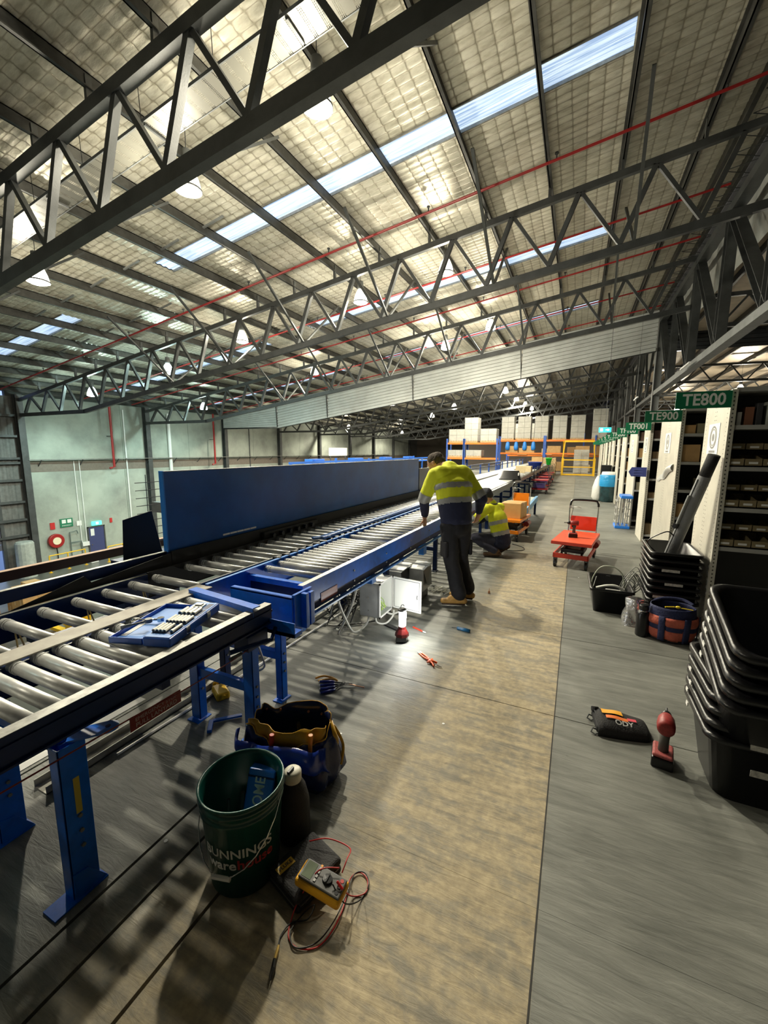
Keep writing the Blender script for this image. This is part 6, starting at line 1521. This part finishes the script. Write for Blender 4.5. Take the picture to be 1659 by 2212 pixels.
# ============================================================ PEOPLE
skin_m = mat('skin', (.50, .27, .18), .5, 0, var=.12, vscale=30)
hair_m = mat('short_brown_hair', (.075, .055, .040), .85, 0, var=.4, vscale=90, bump=.6, bscale=220)
hv = mat('hivis_yellow', (.72, .78, .02), .75, 0, var=.10, vscale=9, bump=.25, bscale=16)
nv = mat('shirt_navy', (.010, .014, .045), .8, 0, bump=.25, bscale=16)
tp_ = mat('reflective_tape', (.34, .35, .34), .45, .2, var=.12, vscale=20)
trou = mat('trouser_black', (.012, .012, .015), .85, 0, bump=.35, bscale=14)
trou2 = mat('trouser_faded', (.045, .045, .075), .85, 0, var=.35, vscale=8, bump=.35, bscale=14)
boot = mat('boot_tan', (.52, .29, .07), .6, 0, var=.3, vscale=20, bump=.2, bscale=50)
boot_d = mat('boot_brown', (.12, .06, .025), .6, 0, var=.3, vscale=20)
sole = mat('boot_sole', (.05, .03, .02), .7)

def fuse(mb, name, mats, parent, vox, smooth_it=4, fac=.5):
    me = mb.mesh(name, mats, False); o = bpy.data.objects.new(name, me); COL.objects.link(o)
    r = o.modifiers.new('r', 'REMESH'); r.mode = 'VOXEL'; r.voxel_size = vox; r.use_smooth_shade = True
    s_ = o.modifiers.new('s', 'SMOOTH'); s_.factor = fac; s_.iterations = smooth_it
    dg = bpy.context.evaluated_depsgraph_get(); m2 = bpy.data.meshes.new_from_object(o.evaluated_get(dg)); bpy.data.objects.remove(o)
    m2.name = name
    m2.materials.clear()
    for m in (mats if isinstance(mats, (list, tuple)) else [mats]): m2.materials.append(m)
    for p in m2.polygons: p.material_index = 0; p.use_smooth = True
    off = ORG[parent.name]
    q = bpy.data.objects.new(name, m2); COL.objects.link(q); q.parent = parent; m2['off'] = 1
    return q, off
def settle(me, off):
    for v in me.vertices: v.co -= off
def wrinkle(me, amp, sc, seed=0):
    from mathutils import noise
    for v in me.vertices:
        n = noise.noise(V((v.co.x * sc + seed, v.co.y * sc, v.co.z * sc * .55))) + .5 * noise.noise(v.co * sc * 2.3)
        v.co += v.normal * (n * amp)

def seg_t(p, a, b):
    ab = b - a; t = max(0, min(1, (p - a).dot(ab) / ab.length_squared)); return t, (p - (a + ab * t)).length

def person(name, label, root, J, face, opts):
    """J: joints in world metres. One body surface (head, neck, trunk, arms, hands, legs), clothes over it as parts."""
    t = thing(name, label, 'person', root, world=True)
    F = V(face).normalized(); R_ = F.cross(V((0, 0, 1))).normalized()
    hd, hf = J['head'], V(J['headface']).normalized()          # head centre, where the face looks
    hu = V(J['headup']).normalized(); hr_ = hf.cross(hu).normalized(); hu = hr_.cross(hf).normalized()
    hp = lambda x, y, z: hd + hr_ * x + hf * y + hu * z
    b = MB()
    b.ell(hp(0, -.025, .02), hp(0, .02, .03), (.070, .088), (.068, .085), side=hr_)     # cranium
    b.ell(hp(0, .015, .00), hp(0, .045, -.07), (.060, .07), (.036, .035), side=hr_)     # face and jaw
    b.ell(hp(0, .092, -.005), hp(0, .108, -.033), (.010, .010), (.014, .012), side=hr_)  # nose
    b.ell(hp(-.028, .088, .022), hp(.028, .088, .022), (.010, .012), (.010, .012), side=hu)  # brow
    b.ell(hp(-.018, .086, -.058), hp(.018, .086, -.058), (.008, .009), (.008, .009), side=hu)  # lips
    b.ell(hp(0, .080, -.088), hp(0, .082, -.090), (.018, .014), (.018, .014), side=hr_)
    for s_ in (-1, 1): b.ell(hp(.073 * s_, -.008, .012), hp(.073 * s_, -.004, -.025), (.008, .018), (.007, .013), side=hr_)
    b.ell(J['neck'], hp(0, -.02, -.05), (.058, .058), (.052, .056), side=R_)
    b.ell(J['pelvis'], J['chest'], (.14, .095), (.15, .10), side=R_)
    b.ell(J['chest'], J['neck'], (.14, .09), (.07, .06), side=R_)
    for s_ in 'LR':
        b.ell(J['neck'], J['sh' + s_], (.05, .05), (.05, .05), side=F)
        b.ell(J['sh' + s_], J['el' + s_], (.048, .048), (.038, .040), side=F)
        b.ell(J['el' + s_], J['wr' + s_], (.038, .040), (.024, .029), side=F)
        # hand: palm, four fingers with knuckle bends, thumb from the side of the palm
        w = J['wr' + s_]; hdv = V(J['hand' + s_]).normalized(); pn = V(J['palm' + s_]).normalized(); hs = hdv.cross(pn).normalized(); pn = hs.cross(hdv).normalized()
        sg = J.get('thumb' + s_, 1)
        k0 = w + hdv * .035
        b.ell(w, w + hdv * .025, (.026, .020), (.032, .018), side=hs)
        b.ell(k0, k0 + hdv * .05, (.036, .015), (.040, .014), side=hs)
        curl = J.get('curl' + s_, .7)
        for i in range(4):
            ln_ = (.062, .074, .069, .052)[i]; base = k0 + hdv * .056 + hs * sg * (.030 - .0205 * i)
            d1 = (hdv + pn * curl * .35).normalized(); d2 = (hdv + pn * curl * 1.1).normalized(); d3 = (hdv * .6 + pn * curl * 1.6).normalized()
            q1 = base + d1 * ln_ * .48; q2 = q1 + d2 * ln_ * .32; q3 = q2 + d3 * ln_ * .25
            b.ell(base, q1, (.0088, .0088), (.0082, .0082), seg=8).ell(q1, q2, (.0082, .0082), (.0076, .0076), seg=8).ell(q2, q3, (.0076, .0076), (.0066, .0066), seg=8)
        tb0 = w + hdv * .03 + hs * sg * .026; tb1 = tb0 + (hdv * .7 + hs * sg * .8 + pn * .3).normalized() * .038; tb2 = tb1 + (hdv + hs * sg * .2 + pn * .5).normalized() * .032
        b.ell(tb0, tb1, (.013, .013), (.011, .011), seg=8).ell(tb1, tb2, (.0105, .0105), (.009, .009), seg=8)
        b.ell(J['hip' + s_], J['kn' + s_], (.070, .075), (.050, .052), side=R_)
        b.ell(J['kn' + s_], J['an' + s_], (.048, .052), (.035, .037), side=R_)
        b.ell(J['an' + s_], J['an' + s_] + V(J['foot' + s_]) * .11 + V((0, 0, -.04)), (.034, .03), (.030, .022), side=V((0, 0, 1)).cross(V(J['foot' + s_])))
    o, off = fuse(b, 'body', skin_m, t, .0072, 3, .5); settle(o.data, off)
    for s_ in (-1, 1):
        MB().ball(hp(.031 * s_, .082, .004), .0115, 12).build('eye', mat('eye_white', (.7, .7, .68), .2), t, smooth=True)
        MB().ball(hp(.031 * s_, .0905, .003), .0052, 10).build('iris', mat('eye_dark', (.04, .025, .02), .2), t, smooth=True)
    # hair or cap
    h = MB()
    h.ell(hp(0, -.034, .030), hp(0, .004, .046), (.079, .092), (.074, .086), side=hr_)
    h.ell(hp(0, -.07, -.01), hp(0, -.055, .02), (.062, .05), (.07, .06), side=hr_)
    ho, off = fuse(h, 'hair' if opts['hair'] else 'cap', hair_m if opts['hair'] else mat('cap_navy', (.02, .022, .03), .8, 0, bump=.2), t, .007, 3)
    if opts['hair']: wrinkle(ho.data, .004, 60)
    settle(ho.data, off)
    if not opts['hair']:
        MB().grid(10, 6, lambda u, w: hp(.075 * math.sin((u - .5) * 2.4), .06 + .085 * w + .02 * math.cos((u - .5) * 2.4), .035 - .012 * w - .02 * (u - .5) ** 2)).build('cap_peak', MATS['cap_navy'], ho, smooth=True)
    # shirt
    s = MB()
    hem = J['hem']; ch = J['chest']; nk = J['neck']
    s.ell(hem, hem + (ch - hem) * .5, opts['w_hem'], opts['w_mid'], side=R_, seg=20)
    s.ell(hem + (ch - hem) * .5, ch, opts['w_mid'], opts['w_ch'], side=R_, seg=20)
    s.ell(ch, nk - (nk - ch) * .35, opts['w_ch'], (.10, .085), side=R_, seg=20)
    s.ell(nk - (nk - ch) * .2, nk + (hd - nk) * .12, (.075, .072), (.066, .066), side=R_)
    for q in 'LR':
        s.ell(nk - (nk - ch) * .25, J['sh' + q], (.075, .075), (.078, .075), side=F)
        s.ell(J['sh' + q], J['el' + q], (.080, .082), (.070, .070), side=F)
        s.ell(J['el' + q], J['el' + q] + (J['wr' + q] - J['el' + q]) * .82, (.066, .066), (.044, .046), side=F)
    if opts.get('hump'):
        bk = nk - F * .05 + V((0, 0, -.02))
        s.ell(bk - R_ * .13 + V((0, 0, -.03)), bk + R_ * .13 + V((0, 0, -.03)), (.085, .075), (.085, .075), side=F); s.ell(nk - F * .03 + V((0, 0, -.03)), nk + V((0, 0, -.01)), (.12, .08), (.10, .075), side=R_)
    so, off = fuse(s, 'shirt', [hv, nv], t, .011, 5)
    me = so.data; wrinkle(me, opts.get('wr', .007), 9, 3); me.update()
    tape_faces = {}
    ab = nk - hem
    for p in me.polygons:
        c = p.center
        tt = (c - hem).dot(ab) / ab.length_squared; dist_t = min(seg_t(c, hem, ch)[1], seg_t(c, ch, nk)[1])
        best = None
        for q in 'LR':
            t1, d1 = seg_t(c, J['sh' + q], J['el' + q]); t2, d2 = seg_t(c, J['el' + q], J['wr' + q])
            la = (J['el' + q] - J['sh' + q]).length; lb = (J['wr' + q] - J['el' + q]).length
            d_, s_ = (d1, t1 * la / (la + lb)) if d1 < d2 else (d2, (la + t2 * lb) / (la + lb))
            if best is None or d_ < best[0]: best = (d_, s_, q)
        arm = best[0] < .088 and (dist_t > opts.get('armcut', .145) or best[1] > .30)
        if arm:
            s_ = best[1]
            p.material_index = 1 if s_ > .45 else 0
            if .40 < s_ < .54: tape_faces.setdefault('a' + best[2], []).append(p.index)
        else:
            p.material_index = 1 if tt < opts['navy'] else 0
            for k, (a, b2) in enumerate(opts['tapes']):
                if a < tt < b2: tape_faces.setdefault('b%d' % k, []).append(p.index)
    for key, fl_ in tape_faces.items():
        vs = []; fs = []; mp = {}
        for fi in fl_:
            f = []
            for vi in me.polygons[fi].vertices:
                if vi not in mp: mp[vi] = len(vs); vs.append(me.vertices[vi].co + me.vertices[vi].normal * .0035)
                f.append(mp[vi])
            fs.append(tuple(f))
        MB().add(vs, fs).build('reflective_band', tp_, t, smooth=True)
    settle(me, off)
    MB().tube([nk + (hd - nk) * .10 + (F * math.cos(a) * .070 + R_ * math.sin(a) * .070) for a in [2 * PI * i / 18 for i in range(19)]], .013, 7).build('collar', nv, t, smooth=True)
    # trousers
    tr = MB()
    tr.ell(J['pelvis'] - V((0, 0, .03)), J['pelvis'] + (hem - J['pelvis']).normalized() * .03, opts['w_pel'], (opts['w_pel'][0] - .01, opts['w_pel'][1] - .02), side=R_, seg=18)
    for q in 'LR':
        tr.ell(J['hip' + q], J['kn' + q], opts['w_th'], opts['w_kn'], side=R_, seg=16)
        tr.ell(J['kn' + q], J['an' + q] + (J['kn' + q] - J['an' + q]) * .10, opts['w_kn'], opts['w_cuff'], side=R_, seg=16)
    to, off = fuse(tr, 'trousers', opts['trou'], t, .011, 5); wrinkle(to.data, .008, 11, 8); settle(to.data, off)
    for q in 'LR':
        if opts.get('cargo'):
            m_ = J['hip' + q] * .38 + J['kn' + q] * .62; sd = R_ * (1 if q == 'R' else -1) * .078 - F * .01
            MB().bar(m_ + sd + V((0, 0, .085)), m_ + sd - V((0, 0, .085)), .035, .13, up=tuple(F)).build('cargo_pocket', opts['trou'], t, bevel=.014, seg=3)
    # boots
    for q in 'LR':
        an, ft = J['an' + q], V(J['foot' + q]); fn = ft.normalized(); sd = V((0, 0, 1)).cross(fn).normalized()
        toe_dn = opts.get('toe_down' + q, False)
        bt = MB()
        heel = an - fn * .045 + V((0, 0, -.045)) if not toe_dn else an - fn * .05
        toe = an + fn * .175 + V((0, 0, -.050)) if not toe_dn else an + fn * .16
        bt.ell(an + (J['kn' + q] - an).normalized() * .06, an, (.048, .050), (.046, .050), side=sd).ell(heel, toe, (.040, .036), (.046, .028), side=sd).ell(an, an + (toe - an) * .5, (.044, .044), (.042, .040), side=sd)
        bo, off = fuse(bt, 'boot', opts['boot'], t, .008, 4); settle(bo.data, off)
        dn_ = V((0, 0, -1)) if not toe_dn else fn.cross(sd).normalized() * (1 if fn.cross(sd).z < 0 else -1)
        s0 = heel + dn_ * .030; s1 = toe + dn_ * .022
        MB().ell(s0, s1, (.045, .014), (.050, .014), side=sd).build('sole', sole, bo, smooth=True)
        if opts.get('laces'):
            for k in range(4): p = an + (toe - an) * (.18 + .14 * k) + V((0, 0, .040 - .006 * k)); MB().bar(p - sd * .022, p + sd * .022, .006, .005).build('lace', mat('lace_tan', (.35, .2, .05), .7), bo)
    return t

# standing worker, back to the camera, both hands down by the conveyor rail
F1 = V((-.70, .71, 0)); R1 = F1.cross(V((0, 0, 1)))
pel = V((-1.11, 4.20, .86)); chs = V((-1.165, 4.255, 1.24)); nck = V((-1.235, 4.32, 1.445))
J1 = dict(pelvis=pel, chest=chs, neck=nck, hem=V((-1.115, 4.205, .925)), head=V((-1.415, 4.41, 1.475)), headface=(-.85, .10, -.60), headup=(-.55, .2, .80),
          shL=nck - R1 * .172 + V((.0, -.01, -.085)), shR=nck + R1 * .172 + V((.03, -.0, -.08)),
          elL=V((-1.475, 4.22, 1.10)), wrL=V((-1.515, 4.36, .875)), handL=(-.05, .25, -1), palmL=(-.85, .2, 0), thumbL=-1, curlL=.7,
          elR=V((-.915, 4.47, 1.11)), wrR=V((-.965, 4.60, .92)), handR=(-.25, .4, -.9), palmR=(-.7, .5, 0), curlR=.8,
          hipL=pel - R1 * .085 + V((0, 0, -.04)), hipR=pel + R1 * .085 + V((0, 0, -.04)), knL=V((-1.13, 4.13, .47)), knR=V((-1.07, 4.28, .47)),
          anL=V((-1.02, 4.10, .105)), anR=V((-.985, 4.31, .105)), footL=(-.95, -.32, 0), footR=(-.97, -.12, 0))
person('person', 'person in yellow and navy hi-vis shirt standing bent over the conveyor, back to the camera', (-1.05, 4.2, 0), J1, F1,
       dict(hair=True, w_hem=(.185, .135), w_mid=(.19, .135), w_ch=(.215, .135), navy=.27, tapes=((.25, .355), (.54, .645)), hump=True, w_pel=(.16, .13), w_th=(.098, .105), w_kn=(.082, .085), w_cuff=(.078, .085), trou=trou, boot=boot, cargo=True, laces=True))
# crouching worker
F2 = V((-.80, .45, .0)); R2 = F2.cross(V((0, 0, 1))).normalized()
pel2 = V((-.985, 6.45, .30)); ch2 = V((-1.06, 6.47, .60)); nk2 = V((-1.14, 6.5, .79))
J2 = dict(pelvis=pel2, chest=ch2, neck=nk2, hem=V((-.975, 6.44, .24)), head=V((-1.26, 6.50, .925)), headface=(-.9, .15, -.35), headup=(-.30, .0, .95),
          shL=nk2 - R2 * .16 + V((.0, 0, -.055)), shR=nk2 + R2 * .16 + V((0, 0, -.055)),
          elL=V((-1.38, 6.33, .55)), wrL=V((-1.56, 6.47, .42)), handL=(-.9, .3, -.1), palmL=(0, .2, -1), curlL=.5,
          elR=V((-1.28, 6.72, .55)), wrR=V((-1.50, 6.74, .42)), handR=(-.9, .1, -.1), palmR=(0, .2, -1), curlR=.5,
          hipL=pel2 - R2 * .08 + V((-.02, 0, -.03)), hipR=pel2 + R2 * .08 + V((-.02, 0, -.03)), knL=V((-1.37, 6.34, .27)), knR=V((-1.38, 6.60, .20)),
          anL=V((-1.03, 6.33, .10)), anR=V((-.93, 6.55, .12)), footL=(-.95, -.1, -.05), footR=(-.75, -.05, -.55))
person('person', 'person in hi-vis shirt and dark cap crouching beside the conveyor by the orange trolley', (-1.1, 6.45, 0), J2, F2,
       dict(hair=False, w_hem=(.17, .13), w_mid=(.165, .13), w_ch=(.165, .12), navy=.16, tapes=((.16, .27), (.46, .56)), w_pel=(.16, .14), w_th=(.095, .10), w_kn=(.080, .080), w_cuff=(.07, .07), trou=trou2, boot=boot_d, toe_downR=True))
# dark cloth / tool the crouching worker works on
tag(MB().tube(crv([(-1.50, 6.5, .40), (-1.56, 6.45, .46), (-1.62, 6.5, .42), (-1.66, 6.6, .36)], 5), .014, 7).build('hand_tool', blk, smooth=True), 'small dark tool held by the crouching worker at the conveyor side', 'tool')
